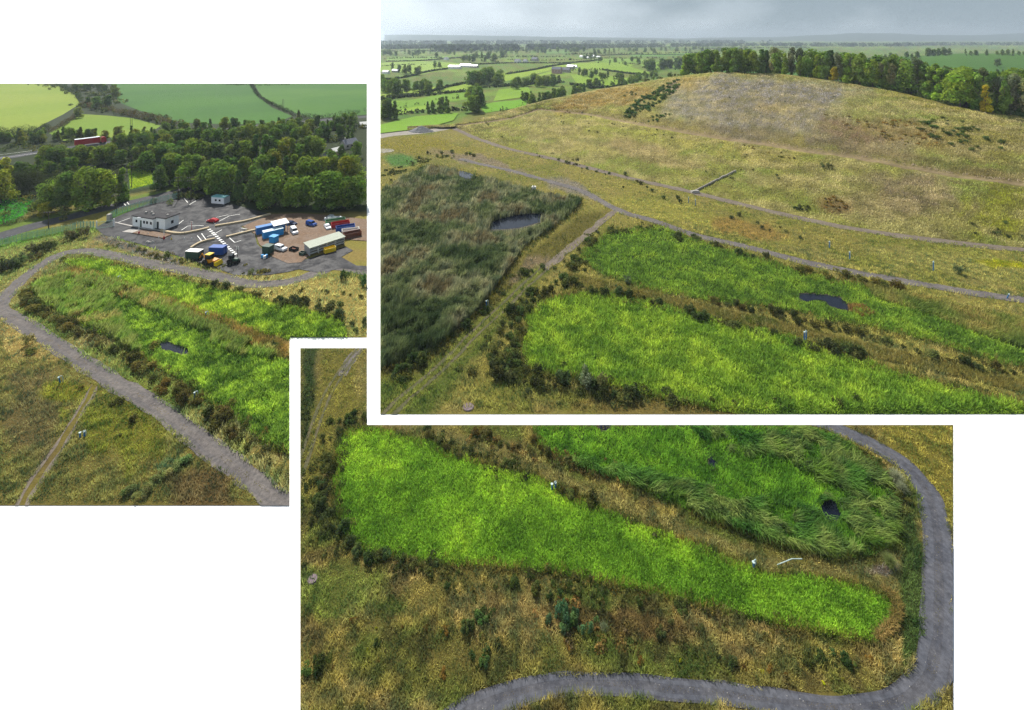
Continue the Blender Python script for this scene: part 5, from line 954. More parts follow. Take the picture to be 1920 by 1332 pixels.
for x, lb in ((1565, 'small tree with orange autumn crown in the front row of the hilltop wood'), (1848, 'tree with orange tinged top among the birches at the right')): tree('round_b' if x < 1600 else 'tall_b', backpt(x, .045), 9 if x < 1600 else 13, HILL, lb, None, 'tree', (2.6, 1.5, .6))
for k in range(60): x = random.uniform(1290, 1990); bush(random.choice(('shoot', 'mound')), backpt(x, random.uniform(.04, .1)), random.uniform(1.3, 2.4), HILL, 'dark undergrowth bush at the foot of the hilltop wood', 'undergrowth of the hilltop wood', (.9, .95, .9))
band([(1205, 160), (1235, 152), (1265, 146), (1290, 142)], 14, (1.6, 2.8), HILL, 'grey green bush on the ridge left of the hilltop wood', 'bushes on the ridge', ('shoot', 'mound'), (1.2, 1.2, 1.2), 3, z=lambda x, y: backpt(x, .05))
# high pasture and trees beyond the wood on the right
ux = np.arange(1330, 2100, 10.0); U = []
for x in ux:
    rise = float(np.interp(x, [1330, 1500, 1720, 1800, 2100], [.15, .45, .85, 1, 1])); col = []
    for t in np.linspace(0, 1, 16): Y = 430 + 520 * t; zz = 33 * rise * (t * t * (3 - 2 * t)) if t < .8 else 33 * rise * (.8 ** 2 * 1.4); col.append(((x - CX) * Y / F, Y, max(zz, .1)))
    col += [((x - CX) * 1300 / F, 1300, .1)]; U.append(col)
U = np.array(U); nu, nv = U.shape[:2]; i = (np.arange(nu - 1)[:, None] * nv + np.arange(nv - 1)[None]).ravel(); t = fbm(U[..., 0].ravel(), U[..., 1].ravel(), 120, 81)[:, None]
o = link('high_field', np_mesh('high_field', U.reshape(-1, 3), np.stack([i, i + nv, i + nv + 1, i + 1], -1), K(80, 128, 45) * (1 - t) + K(105, 150, 55) * t, M_FIELD)); tag(o, kind='structure'); o.data.polygons.foreach_set('use_smooth', np.ones(len(o.data.polygons), bool))
UX, UY = proj(U)
def up(px, py):
    d = (UX[:, :15] - px) ** 2 + ((UY[:, :15] - py) * 3) ** 2; k = np.unravel_index(np.argmin(d), d.shape); return Vector(U[:, :15][k])
def uprow(px, t): return Vector(U[int(np.clip((px - 1330) / 10, 0, nu - 1)), int(t * 15)])
FK = ['far_a', 'far_b', 'far_c']
for pts, n, hg, lb, gp, kd in [([(1742, .9), (1760, .9), (1785, .9)], 8, (13, 17), 'tree of the large dark clump standing on the skyline at the right', 'skyline clump at the right', ['far_a', 'far_b']), ([(1810, .85), (1860, .85), (1960, .85)], 17, (8, 12), 'tree in the skyline row right of the big clump', 'skyline row at the far right', FK), ([(1600, .75), (1660, .8), (1735, .85)], 13, (9, 13), 'tree in the hedge line between the wood and the skyline clump', 'hedge line left of the skyline clump', FK), ([(1480, .7), (1540, .7), (1600, .75)], 8, (8, 12), 'far tree beyond the middle of the hilltop wood', 'far trees beyond the wood', FK), ([(1800, .45), (1870, .45), (1980, .45)], 7, (7, 9), 'tree on the hedge across the high pasture', 'trees on the high pasture hedge', FK)]:
    for k in range(n):
        q = pts[0][0] + (pts[-1][0] - pts[0][0]) * (k + random.random()) / n; t = float(np.interp(q, [p[0] for p in pts], [p[1] for p in pts])); tree(random.choice(kd), uprow(q, t), random.uniform(*hg), HILL, lb, gp, 'tree', random.choice([(1, 1, 1), (.8, .9, .9), (1.1, 1.1, .9)]))
tree('far_a', uprow(1873, .55), 13, HILL, 'round tree alone in the high pasture at the far right', None); hedge([(1800, 0), (1850, 0), (1990, 0)], 5, 4, HILL, 'dark hedge across the high pasture at the far right', None, z=lambda x, y: uprow(x, .45))

# --- the valley
VF = [([(713, 178), (760, 170), (840, 160), (885, 150), (960, 135), (1050, 121), (1075, 122), (1040, 130), (960, 150), (880, 168), (790, 178), (713, 190)], (150, 178, 62)), ([(1085, 119), (1150, 116), (1190, 121), (1165, 132), (1090, 131), (1050, 136), (975, 150), (1000, 143)], (140, 172, 60)), ([(713, 118), (780, 114), (850, 118), (880, 122), (838, 130), (790, 140), (760, 137), (713, 135)], (146, 176, 80)),
      ([(713, 215), (730, 190), (800, 187), (800, 205), (760, 212), (713, 220)], (135, 172, 55)), ([(713, 197), (790, 184), (880, 168), (890, 185), (850, 190), (780, 200), (713, 212)], (118, 160, 52)), ([(900, 200), (925, 192), (990, 186), (985, 200), (910, 212)], (110, 165, 45)), ([(935, 168), (990, 163), (1000, 180), (925, 190)], (130, 168, 55)), ([(1070, 140), (1120, 139), (1200, 150), (1175, 160), (1130, 165), (1080, 155)], (138, 170, 58)),
      ([(1130, 124), (1180, 125), (1215, 135), (1220, 140), (1160, 134)], (135, 168, 60)), ([(1110, 112), (1160, 110), (1218, 112), (1216, 118), (1120, 118)], (130, 165, 70)), ([(725, 108), (775, 106), (845, 105), (850, 110), (790, 114), (725, 115)], (120, 155, 70)), ([(870, 102), (920, 100), (935, 104), (880, 108)], (110, 150, 70)), ([(1020, 97), (1060, 95), (1070, 100), (1025, 101)], (105, 145, 75)), ([(1180, 103), (1290, 100), (1300, 104), (1190, 107)], (100, 145, 65)), ([(713, 234), (780, 218), (860, 212), (850, 226), (800, 240), (713, 250)], (120, 165, 50)), ([(1195, 120), (1250, 116), (1270, 124), (1225, 134)], (125, 160, 60))]
for k, (p, c) in enumerate(VF): c = (c[0] + 14, c[1] + 18, c[2] - 6); field('field', p, K(*c), K(c[0] + 12, c[1] + 10, c[2] + 5), 90 + k, HILL, .1 + .03 * k)
VH = 'valley hedges'
for pts, lb in [([(713, 190), (790, 177), (840, 164), (900, 152)], 'long hedge below the large bright valley field'), ([(713, 152), (760, 146), (800, 136), (840, 130)], 'dark hedge rising from the left edge towards the white farm'), ([(890, 122), (960, 119), (1060, 119), (1130, 113)], 'hedge along the top of the large bright valley field'), ([(950, 140), (1000, 132), (1040, 124), (1070, 120)], 'hedge dividing the bright field from the farmhouse field'), ([(713, 222), (760, 214), (830, 209), (880, 208)], 'thick dark hedge low in the valley at the left'), ([(920, 165), (980, 160), (1060, 155)], 'hedge to the right of the central tree clump'), ([(713, 186), (740, 184), (800, 180), (880, 172)], 'second hedge just under the long hedge'), ([(1070, 160), (1130, 166), (1180, 161)], 'hedge along the foot of the small sunlit field'), ([(1130, 132), (1180, 139), (1210, 141)], 'hedge between two sunlit fields near the ridge'), ([(725, 116), (780, 115), (850, 110), (900, 106)], 'distant hedge above the pale field'), ([(1100, 106), (1180, 103), (1290, 104)], 'distant hedge below the grey treeline')]:
    hedge(pts, 4, 3.2, HILL, lb, VH, (.045, .065, .028), 2.2)
for pts, h_ in [([(713, 97), (800, 96), (900, 97), (1010, 95)], 5), ([(713, 111), (790, 109), (880, 110), (960, 108), (1060, 107)], 4), ([(1060, 103), (1120, 101), (1220, 101), (1330, 99)], 5), ([(880, 104), (940, 107), (1000, 106)], 4), ([(1100, 109), (1180, 110), (1290, 108)], 4), ([(713, 125), (760, 122), (800, 122)], 3), ([(950, 113), (1000, 114), (1090, 113)], 4), ([(1160, 119), (1210, 122), (1260, 127)], 4), ([(1040, 131), (1080, 133), (1130, 131)], 4), ([(800, 188), (850, 186), (890, 184)], 3.5), ([(900, 214), (960, 207), (1010, 200)], 4), ([(713, 206), (760, 201), (800, 196)], 3), ([(1300, 92), (1400, 91), (1520, 90)], 6), ([(713, 90), (820, 89), (960, 89)], 7), ([(960, 91), (1100, 90), (1260, 89)], 7)]: scrub(pts, h_ * 1.6, h_ * 1.5, HILL, (.07, .1, .038), .25, leaf=1.2)
def vtrees(pts, n, hgt, lb, gp, kinds=FK, spread=4): belt(pts, n, (hgt[0] * 1.2, hgt[1] * 1.2), HILL, lb, gp, kinds, [(1, 1, 1), (.8, .9, .9), (1.15, 1.1, .9)], spread)
vtrees([(714, 172), (735, 180), (760, 178)], 5, (13, 18), 'large tree in the clump at the left edge of the valley', 'left edge valley trees', ['round_a', 'round_b']); vtrees([(770, 170), (800, 172), (830, 168)], 8, (8, 12), 'rounded tree in the row below the bright valley field', 'row below the bright field', ['round_b', 'round_c']); vtrees([(885, 160), (910, 158), (940, 156)], 7, (15, 20), 'big tree of the central clump in the valley', 'central valley clump', ['round_a', 'round_c'])
vtrees([(882, 192), (895, 200), (892, 212), (905, 185)], 7, (12, 17), 'tree in the column below the central clump', 'column under the central clump', ['round_a', 'tall_b', 'round_b']); vtrees([(800, 212), (822, 210), (845, 210)], 6, (7, 11), 'slim tree standing on the thick valley hedge', 'slim trees on the hedge', ['tall_a', 'tall_b']); vtrees([(716, 225), (740, 222)], 3, (11, 14), 'dark tree low at the left edge near the gravel heap', 'lower left edge trees', ['round_b', 'tall_a'])
vtrees([(965, 166), (1000, 158), (1025, 162), (1050, 150)], 14, (8, 13), 'tree in the group below the red brick farmhouse', 'trees below the brick farmhouse', ['round_b', 'round_c', 'tall_a']); vtrees([(985, 190), (1010, 195), (1040, 185), (1090, 172), (1130, 164)], 20, (6, 10), 'tree along the stream line between fields and hill', 'trees along the hill foot', ['round_b', 'round_c', 'tall_b']); vtrees([(1090, 142), (1110, 146), (1140, 150), (1165, 152)], 12, (7, 11), 'tree in the dark row below the sunlit fields', 'dark row below the sunlit fields')
vtrees([(1215, 133), (1240, 130), (1280, 128)], 12, (14, 19), 'tree of the dark square copse near the ridge', 'square copse', ['far_a', 'far_b']); vtrees([(735, 136), (765, 138), (785, 136)], 5, (11, 14), 'round tree right of the left edge farm', 'trees by the left farm'); vtrees([(815, 128), (830, 126)], 3, (9, 12), 'tree beside the white farm sheds', 'trees by the white sheds'); vtrees([(870, 116), (890, 114), (915, 113), (940, 115)], 9, (14, 20), 'tree in the bluish group behind the white sheds', 'trees behind the white sheds')
vtrees([(1090, 112), (1110, 112), (1125, 115)], 6, (10, 14), 'tree by the distant houses right of centre', 'trees by the distant houses'); vtrees([(1140, 122), (1180, 118), (1210, 115)], 8, (8, 12), 'tree dotted among the sunlit far fields', 'trees among the far fields'); vtrees([(720, 104), (780, 103), (850, 102), (930, 100)], 22, (13, 18), 'distant tree in the hedgerows at the left of the valley', 'distant hedgerow trees left'); vtrees([(930, 101), (1010, 99), (1100, 98)], 20, (15, 20), 'distant tree in the hedgerows at the middle of the valley', 'distant hedgerow trees middle'); vtrees([(1110, 100), (1200, 97), (1300, 96), (1400, 95)], 26, (14, 20), 'distant tree in the hedgerows left of the hilltop wood', 'distant hedgerow trees right')
vtrees([(1230, 142), (1200, 150), (1180, 158), (1150, 164)], 16, (5, 9), 'shrubby tree along the back of the hill ridge', 'shrubby trees at the ridge', ['round_b', 'round_c'])
# far woods that read as one mass
def far_wood(pts, n, hgt, depth, col, label):
    P = [at(*p) for p in smooth(pts, False, 8)]; Ls = []
    n = int(n * 2.2)
    for k in range(n): q = P[int(random.random() * (len(P) - 1))]; r = hgt * random.uniform(.35, .55); Ls.append(((q.x + random.gauss(0, depth * .3), q.y + random.random() * depth, hgt * .5), (r * 1.5, r * 1.5, hgt * .55)))
    V, Fc, Cc = leaf_cloud(Ls, n * 26, hgt * .38, np.array(col) * 1.3); px, py = proj(V); ok = inside(px, py, HILL)[Fc].all(1); V[:, 2] = np.maximum(V[:, 2], .2); o = link('wood', np_mesh('wood', V, Fc[ok], Cc, M_LEAF)); tag(o, label, 'wood', None, 'stuff')
far_wood([(820, 98), (870, 96), (950, 95.5), (962, 96)], 60, 30, 60, (.035, .055, .025), 'dark conifer plantation on the far valley floor'); far_wood([(1000, 94), (1050, 92), (1090, 95)], 40, 28, 60, (.035, .055, .025), 'dark far wood right of the plantation')
far_wood([(713, 93), (780, 92), (860, 91)], 60, 24, 120, (.035, .055, .025), 'hazy woods along the left of the far valley'); far_wood([(1080, 92), (1200, 90), (1330, 88), (1500, 87)], 110, 24, 150, (.035, .055, .025), 'hazy dark treeline across the middle distance'); far_wood([(713, 86), (850, 85), (1000, 84), (1200, 83), (1420, 83)], 120, 36, 500, (.035, .05, .03), 'hazy far woodland below the horizon'); far_wood([(1500, 88), (1650, 88), (1800, 86), (2000, 86)], 80, 26, 150, (.035, .055, .025), 'hazy treeline beyond the high pasture')
V = []; Fq = []
hx = np.linspace(690, 2120, 140)
for x in hx:
    hh = 62 + (HY - float(np.interp(x, [690, 800, 900, 1000, 1150, 1300, 1450, 1590, 1640, 1750, 1850, 1920, 2120], [66, 65, 67, 69, 71, 72, 70, 63, 62, 66, 66, 63, 60])) + 1.6 * (vnoise(x, 0, 40, 3) - .5)) / F * 8600
    for Y, zz in ((7600, -.1), (8100, hh * .7), (8600, hh), (9200, hh * .5)): V.append(((x - CX) * Y / F, Y, zz))
i = (np.arange(139)[:, None] * 4 + np.arange(3)[None]).ravel(); V = np.array(V); V = V[:]; fcs = np.stack([i, i + 4, i + 5, i + 1], -1); pxv, _ = proj(V); fcs = fcs[(pxv[fcs] > 714).all(1)]
me = np_mesh('hills', V, fcs, np.tile(K(70, 90, 55), (len(V), 1)), M_FIELD); tag(link('hills', me), kind='structure')
# farms and houses of the valley
def vh(px, py, wpx, dims, lb, wallm=M_WHITE, roofm=M_SLATE, gp='valley houses', wins=3, name='house'):
    s = (py - HY) / H; k = wpx / s / dims[0]; house(at(px, py), at(px + wpx, py + .6), tuple(d * k for d in dims), lb, wallm, roofm, wins, dims[2] < 4, name, 'house', None, gp)
vh(1034, 138, 18, (16, 9, 7, 4), 'red brick farmhouse with dark roof among the valley trees', M_BRICK, M_SLATE); vh(1052, 136, 16, (16, 9, 5, 4), 'grey roofed farm building right of the brick farmhouse', M_CONC, M_SLATE); vh(1062, 130, 14, (12, 7, 4.2, 3), 'pale farm shed behind the brick farmhouse', M_CONC, M_GREY); vh(1072, 128, 10, (12, 7, 4.2, 2.4), 'white shed right of the brick farmhouse', M_WHITE, M_GREY)
vh(840, 129, 24, (30, 12, 5, 3), 'white farm shed at the left of the white farmstead', M_WHITE, M_GREY); vh(862, 126, 22, (30, 12, 5, 3), 'middle white shed of the white farmstead', M_WHITE, M_GREY); vh(880, 127, 16, (24, 12, 5, 3), 'grey fronted shed at the right of the white farmstead', M_CONC, M_GREY); vh(716, 138, 14, (18, 9, 4.5, 3), 'pale shed of the farm at the left edge', M_WHITE, M_GREY); vh(734, 136, 14, (18, 9, 4.5, 3), 'second pale shed of the farm at the left edge', M_CONC, M_GREY)
vh(964, 118, 12, (14, 8, 5, 3.4), 'white house left of the distant pair', M_WHITE, M_SLATE); vh(980, 118, 9, (12, 8, 5, 3.4), 'small white house between two distant houses', M_WHITE, M_SLATE); vh(996, 115, 13, (16, 8, 5, 4), 'distant grey roofed house right of the white ones', M_CONC, M_SLATE); vh(832, 113, 10, (14, 8, 4.5, 3), 'small distant house above the white farmstead', M_WHITE, M_SLATE)
for k, (x, y) in enumerate([(1086, 108), (1098, 110), (1108, 107), (1118, 109)]): vh(x, y, 9, (18, 9, 4.5, 3), ['leftmost of four pale roofs at the far hamlet', 'second pale roof of the far hamlet', 'third pale roof of the far hamlet', 'rightmost pale roof of the far hamlet'][k], M_WHITE, M_CARW)
# gravel heap, tank, posts
P0 = at(790, 247); n = 900; V = []; b = MB(); th = np.linspace(0, 2 * math.pi, 37)[:-1]; V = [(0, 0, 3.9)]; Fq = []
for r_i, rr_ in enumerate(np.linspace(.12, 1, 9)):
    for t in th: q = 1 + .18 * (float(vnoise(math.cos(t) * 3, math.sin(t) * 3 + r_i * .2, 1, 6)) - .5); x, y = 8.2 * rr_ * q * math.cos(t), 5.2 * rr_ * q * math.sin(t); V.append((x, y, 3.9 * (1 - rr_) ** 1.0 + float(vnoise(x, y, .9, 8)) * .3 * (rr_ < .95)))
for t in range(36): Fq.append((0, 1 + t, 1 + (t + 1) % 36))
for r_i in range(8):
    for t in range(36): a_, c_ = 1 + r_i * 36 + t, 1 + r_i * 36 + (t + 1) % 36; Fq.append((a_, a_ + 36, c_ + 36, c_))
b.add(V, Fq); o = b.build('gravel_heap', mat('grey_gravel_heap', (.17, .17, .175), .9, var=.4, scale=2, bump=.5)); o.location = P0; tag(o, 'grey conical heap of gravel beyond the reed bed', 'heap')
sheet('track', [smooth([(700, 252), (760, 243), (830, 233), (850, 240), (800, 250), (740, 255), (700, 262)], True, 4)], .04, M_STONE, HILL)
t = tag(empty('water_tank', at(1001, 360)), 'white plastic tank on a timber stand at the edge of the reed bed', 'tank')
b = MB(); b.box(-.9, .9, -.8, .8, .7, 2.3); b.build('tank', M_TANK, t, .25); b = MB(); b.cyl(0, 0, 2.25, 2.5, .25, 10); b.build('cap', M_BLK, t)
for x in (-.7, .7):
    for y in (-.6, .6): b = MB(); b.box(x - .07, x + .07, y - .07, y + .07, 0, .7); b.build('leg', M_RUST, t)
b = MB(); b.box(-.95, .95, -.85, .85, .62, .7); b.build('platform', M_RUST, t)
well(1555, 465, 2.0, 'small blue well head left of the middle one on the meadow'); well(1593, 487, 2.3, 'middle blue well head on the meadow above the gravel road'); well(1750, 508, 2.6, 'tall thick blue well head on the meadow at the right'); well(1510, 644, 2.6, 'pair of blue pipes with white hoses on the tan dividing strip', twin=True); well(1888, 560, 1.4, 'small pale blue pipe at the right end of the gravel road', tilt=.3); well(912, 578, 1.8, 'white curved hose pipe on the bank of the reed bed')
well(1304, 386, 2.6, 'pale post fitting on the meadow below the drain channel', hose=False); well(1291, 382, 2.6, 'dark post fitting beside the pale one below the drain channel', hose=False)
for k, (x, y, h) in enumerate([(973, 336, 2.2), (1005, 345, 2.4), (965, 296, 2), (836, 272, 3), (776, 275, 2), (1090, 324, 1.6)]): mast(x, y, h, ['thin post left of the tank by the gravel road', 'thin post just behind the white tank', 'thin post on the meadow left of the foot track', 'tall thin post on the meadow near the gravel heap', 'low thin post at the left of the meadow', 'thin pale post by the foot track'][k], M_WOOD, None, None, 'post', 'post', .07)
def manhole(px, py, plot, lb, r=.62):
    t = tag(empty('manhole', at(px, py)), lb, 'manhole'); b = MB(); b.cyl(0, 0, -.1, .12, r, 24); b.build('ring', M_COVER, t, .03); b = MB(); b.cyl(0, 0, .12, .18, r * .97, 24, r * .9); c = b.build('cover', M_COVER, t); b = MB(); b.box(-.12, .12, -.05, .05, .18, .21); b.build('handle', M_BLK, c)
manhole(878, 764, HILL, 'purple grey round manhole cover in the grass below the near cell', .95)
sheet('track', [smooth([(700, 284), (716, 279), (735, 280), (738, 284), (718, 287), (700, 289)], True, 3)], .05, M_STONE, HILL)

# --- reeds, wetland plants and meadow grass
RUTP = [strip_poly(ribbon(RUT, .5, .1, 40 + int(o_ * 10), o_)[0]) for o_ in (-.85, .85)]; NOGO.append((strip_poly(ribbon(RUT, 4.2, 0, 9)[0]), HILL)); EXH = [URI, FRI, BRI, REED, CF, CN]; NOGO.append((strip_poly(ribbon(UROAD, 4.4, 0, 9)[0]), HILL)); mcol = lambda px, py: paint(px, py, MEADOW) * np.array([2.6, 2.95, 4.2])
stuff('meadow_grass', [sward([(713, 262), (830, 245), (1050, 305), (1300, 365), (1600, 433), (2085, 492), (2085, 590), (1600, 508), (1300, 437), (1140, 385), (862, 300), (713, 340)], 42000, HILL, None, (.2, .5), (.1, .2), colf=mcol, exclude=[URI, FRI], mix=.5, clump=.5), sward([(713, 340), (862, 300), (1140, 385), (1930, 560), (2085, 590), (2085, 777), (713, 777)], 90000, HILL, None, (.25, .75), (.06, .14), colf=mcol, exclude=EXH + RUTP, clump=.6, mix=.55)], M_BLADE, 'olive and straw coloured meadow grass between the tracks and the wetland cells', 'grass')
PALR = [B(62, 82, 52), B(80, 100, 66), B(98, 114, 80), B(120, 132, 104), B(96, 98, 72)]
stuff('reeds', [sward(REED, 95000, HILL, PALR, (1.3, 2.5), (.08, .17), (.05, .5), exclude=[PR1, PR2], keep_off=[PR1, PR2], scale=9, seed=23, bend=True, clump=.5, az=.2, mix=.35)], M_BLADE, 'tall grey green reed bed with brownish patches around two pools', 'reeds')
stuff('wetland_plants', [sward(CF, 62000, HILL, [B(86, 122, 50), B(104, 142, 56), B(122, 156, 60)], (.4, 1.0), (.12, .26), (.25, 1.2), exclude=[PR3, PR4], keep_off=[PR3], scale=4, seed=24, clump=.35, warp=6, mix=.25, jit=.45)], M_BLADE, 'green wetland plants of the far cell below the meadow', 'wetland plants')
stuff('wetland_plants', [sward(CN, 95000, HILL, [B(96, 136, 52), B(118, 156, 58), B(136, 170, 64)], (.5, 1.2), (.1, .24), (.25, 1.2), scale=3.5, seed=25, clump=.3, warp=6, mix=.25, jit=.5)], M_BLADE, 'light green wetland plants of the near cell along the bottom of the hill view', 'wetland plants')
stuff('reeds', [sward([(1620, 535), (1930, 608), (1930, 660), (1860, 640), (1760, 600), (1640, 560)], 7000, HILL, [B(80, 105, 50), B(110, 125, 65), B(130, 130, 75)], (.9, 1.7), (.08, .15), (.3, 1.0), scale=6, seed=26, bend=True, az=.4), sward([(1590, 572), (1620, 574), (1642, 592), (1615, 596), (1592, 585)], 500, HILL, [B(120, 105, 60)], (.6, 1.0), (.06, .12), seed=3, bend=True)], M_BLADE, 'sprawling grey green and tan reeds along the far edge of the far cell', 'reeds')
stuff('dry_grass', [sward(DIV, 14000, HILL, [B(98, 108, 56), B(128, 128, 72), B(86, 104, 48)], (.3, .8), (.06, .13), scale=6, seed=27)], M_BLADE, 'dry tan grass on the strip dividing the near and far cells', 'grass')
stuff('rank_grass', [rim(CF, 9000, HILL, [B(62, 84, 40), B(92, 106, 50), B(120, 118, 62), B(70, 92, 44)], 9, (.5, 1.1), (.07, .14)), rim(CN, 10000, HILL, [B(62, 84, 40), B(92, 106, 50), B(120, 118, 62), B(70, 92, 44)], 11, (.5, 1.2), (.06, .13)), rim(REED, 6000, HILL, [B(62, 84, 40), B(92, 106, 50), B(120, 118, 62), B(70, 92, 44)], 9, (.5, 1.3), (.07, .14), [PR1, PR2])], M_BLADE, 'rank mixed grass and sedge along the edges of the cells and reed bed', 'grass')
# scrub of the hill plot
band([(1095, 548), (1160, 556), (1210, 566), (1290, 592), (1340, 606), (1400, 622), (1450, 630)], 22, (.8, 1.6), HILL, 'dark scrub bush on the near side of the tan dividing strip', 'scrub on the near side of the dividing strip', tint=(1.1, 1.1, 1)); band([(1330, 566), (1380, 576), (1440, 588), (1480, 596), (1520, 606), (1580, 620), (1650, 640), (1740, 668), (1850, 692), (1910, 706)], 30, (.8, 1.5), HILL, 'dark scrub bush along the far side of the tan dividing strip', 'scrub on the far side of the dividing strip', tint=(1.2, 1, .9))
band([(1500, 650), (1540, 658), (1590, 668), (1615, 672)], 10, (1.0, 1.8), HILL, 'dense dark bush right of the paired blue pipes', 'bushes by the paired pipes'); band([(1090, 470), (1110, 452), (1090, 490), (1075, 500), (1120, 445), (1150, 434), (1230, 428)], 18, (.8, 1.7), HILL, 'dark bush at the upper left corner of the far cell', 'bushes at the far cell corner', tint=(1, 1.05, .9))
band([(1270, 438), (1300, 452), (1360, 470), (1415, 478), (1440, 488)], 9, (.9, 1.9), HILL, 'round dark bush between the gravel road and the far cell', 'bushes between road and far cell'); band([(1500, 508), (1560, 520), (1620, 532), (1680, 545)], 14, (.9, 1.8), HILL, 'brownish green bush mound on the right half of the far cell bank', 'mounds on the far cell bank', ('mound',), (1.6, 1.3, 1))
band([(1050, 530), (1000, 555), (975, 590), (955, 630), (945, 670), (960, 690)], 34, (.8, 1.8), HILL, 'dark green scrub bush on the bank between the grassy track and the near cell', 'scrub between track and near cell', tint=(1, 1.05, .9), spread=9); band([(930, 700), (970, 715), (1010, 720), (1060, 722), (1110, 728), (1150, 740), (1190, 748)], 26, (1.0, 2.0), HILL, 'large dark scrub bush along the lower left bank of the near cell', 'scrub on the lower bank of the near cell', tint=(1.05, 1, .95), spread=8)
band([(1230, 752), (1290, 756), (1330, 757), (1450, 758), (1560, 758), (1640, 757)], 16, (.5, .9), HILL, 'low dark bush at the bottom edge of the hill view', 'low bushes at the bottom edge', tint=(1.1, 1.05, .9), spread=3)
band([(1000, 505), (960, 545), (930, 575), (905, 600), (880, 620), (850, 650), (820, 672), (780, 685), (740, 700)], 34, (.9, 1.7), HILL, 'dark green bush at the foot of the reed bed beside the grassy track', 'bushes along the reed bed foot', tint=(.9, 1.05, .9), spread=7); band([(1010, 500), (990, 520), (975, 535)], 5, (.6, 1.1), HILL, 'small bush at the end of the brown gravel branch', 'bushes at the branch end')
for x, y, r, s, lb, tn in [(1176, 532, 1.5, 'shoot', 'grey upright willow bush standing alone on the far cell edge', (1, 1.05, 1.2)), (1098, 730, 2.1, 'shoot', 'grey leaved round willow bush on the near bank', (1.6, 1.6, 1.9)), (1130, 735, 1.9, 'shoot', 'olive twiggy bush right of the grey willow', (1.3, 1.1, .9)), (1800, 515, 1.7, 'shoot', 'slender bush alone on the meadow at the right', (1, 1.1, 1)), (1300, 447, 1.3, 'gorse', 'round gorse bush on the edge of the gravel road', (1, 1, 1)), (905, 398, 1.2, 'gorse', 'dark round bush in the reed bed by the upper pool', (1, 1.3, 1))]:
    bush(s, at(x, y), r, HILL, lb, None, tn)
band([(1055, 300), (1090, 312), (1130, 326), (1200, 350), (1240, 365), (1260, 372), (1400, 420), (1450, 430), (1525, 455)], 26, (.6, 1.3), HILL, 'dark gorse bush dotted on the meadow beside the foot track', 'gorse dots on the meadow', ('gorse', 'mound'), spread=10); band([(1000, 288), (1050, 302), (1100, 316), (1140, 327)], 12, (.7, 1.2), HILL, 'dark bush growing on the edge of the foot track', 'bushes on the foot track edge', spread=3); band([(850, 290), (880, 296), (820, 290), (790, 300), (760, 310), (735, 325), (716, 335)], 16, (.8, 1.7), HILL, 'dark bush on the bank above the reed bed at the left', 'bushes above the reed bed', tint=(1, 1.05, .9)); band([(880, 232), (930, 236), (900, 246), (960, 262)], 10, (.5, 1.0), HILL, 'small dark bush on the grass right of the gravel heap', 'bushes right of the heap', z=hillpt)

# ================================================================== NEAR PLOT: the near cell from above and the bend of the road
NR = [(1520, 788), (1560, 800), (1612, 822), (1660, 848), (1700, 874), (1728, 905), (1746, 945), (1757, 1000), (1760, 1060), (1760, 1120), (1758, 1185), (1752, 1240), (1735, 1278), (1700, 1308), (1640, 1324), (1560, 1326), (1497, 1320), (1388, 1305), (1290, 1295), (1180, 1284), (1100, 1281), (1040, 1285), (990, 1294), (925, 1315), (870, 1342), (820, 1385)]
nq, _ = ribbon(NR, 2, .14, 61, 0, (2.45, 1.6)); NOGO.append((strip_poly(ribbon(NR, 2, 0, 61, 0, (4.0, 2.9))[0]), NEAR)); NRI = strip_poly(ribbon(NR, 2, .3, 9, 0, (2.05, 1.3))[0])
NRT = [(735, 600), (690, 640), (660, 672), (635, 705), (612, 745), (590, 800), (570, 860), (550, 920)]
NA = [(646, 812), (690, 800), (740, 812), (800, 832), (860, 856), (940, 880), (1010, 898), (1050, 920), (1100, 945), (1160, 968), (1240, 1000), (1320, 1030), (1385, 1060), (1440, 1078), (1530, 1085), (1600, 1096), (1650, 1115), (1680, 1135), (1678, 1165), (1655, 1190), (1640, 1204), (1590, 1198), (1500, 1180), (1420, 1162), (1330, 1140), (1230, 1115), (1130, 1090), (1050, 1075), (960, 1066), (850, 1060), (760, 1050), (680, 1035), (650, 1010), (632, 960), (624, 900), (632, 845)]
NB = [(1000, 797), (1500, 797), (1545, 812), (1600, 842), (1650, 885), (1672, 940), (1680, 990), (1660, 1030), (1600, 1046), (1540, 1040), (1450, 1016), (1380, 990), (1300, 962), (1240, 935), (1180, 908), (1110, 880), (1050, 860), (1010, 830)]
NP1 = [(1112, 790), (1140, 790), (1146, 803), (1130, 806), (1118, 800)]; NP2 = [(1540, 945), (1552, 937), (1566, 940), (1574, 955), (1583, 964), (1570, 974), (1555, 976), (1545, 965)]; NP3 = [(1330, 862), (1338, 854), (1345, 866), (1340, 878), (1331, 874)]
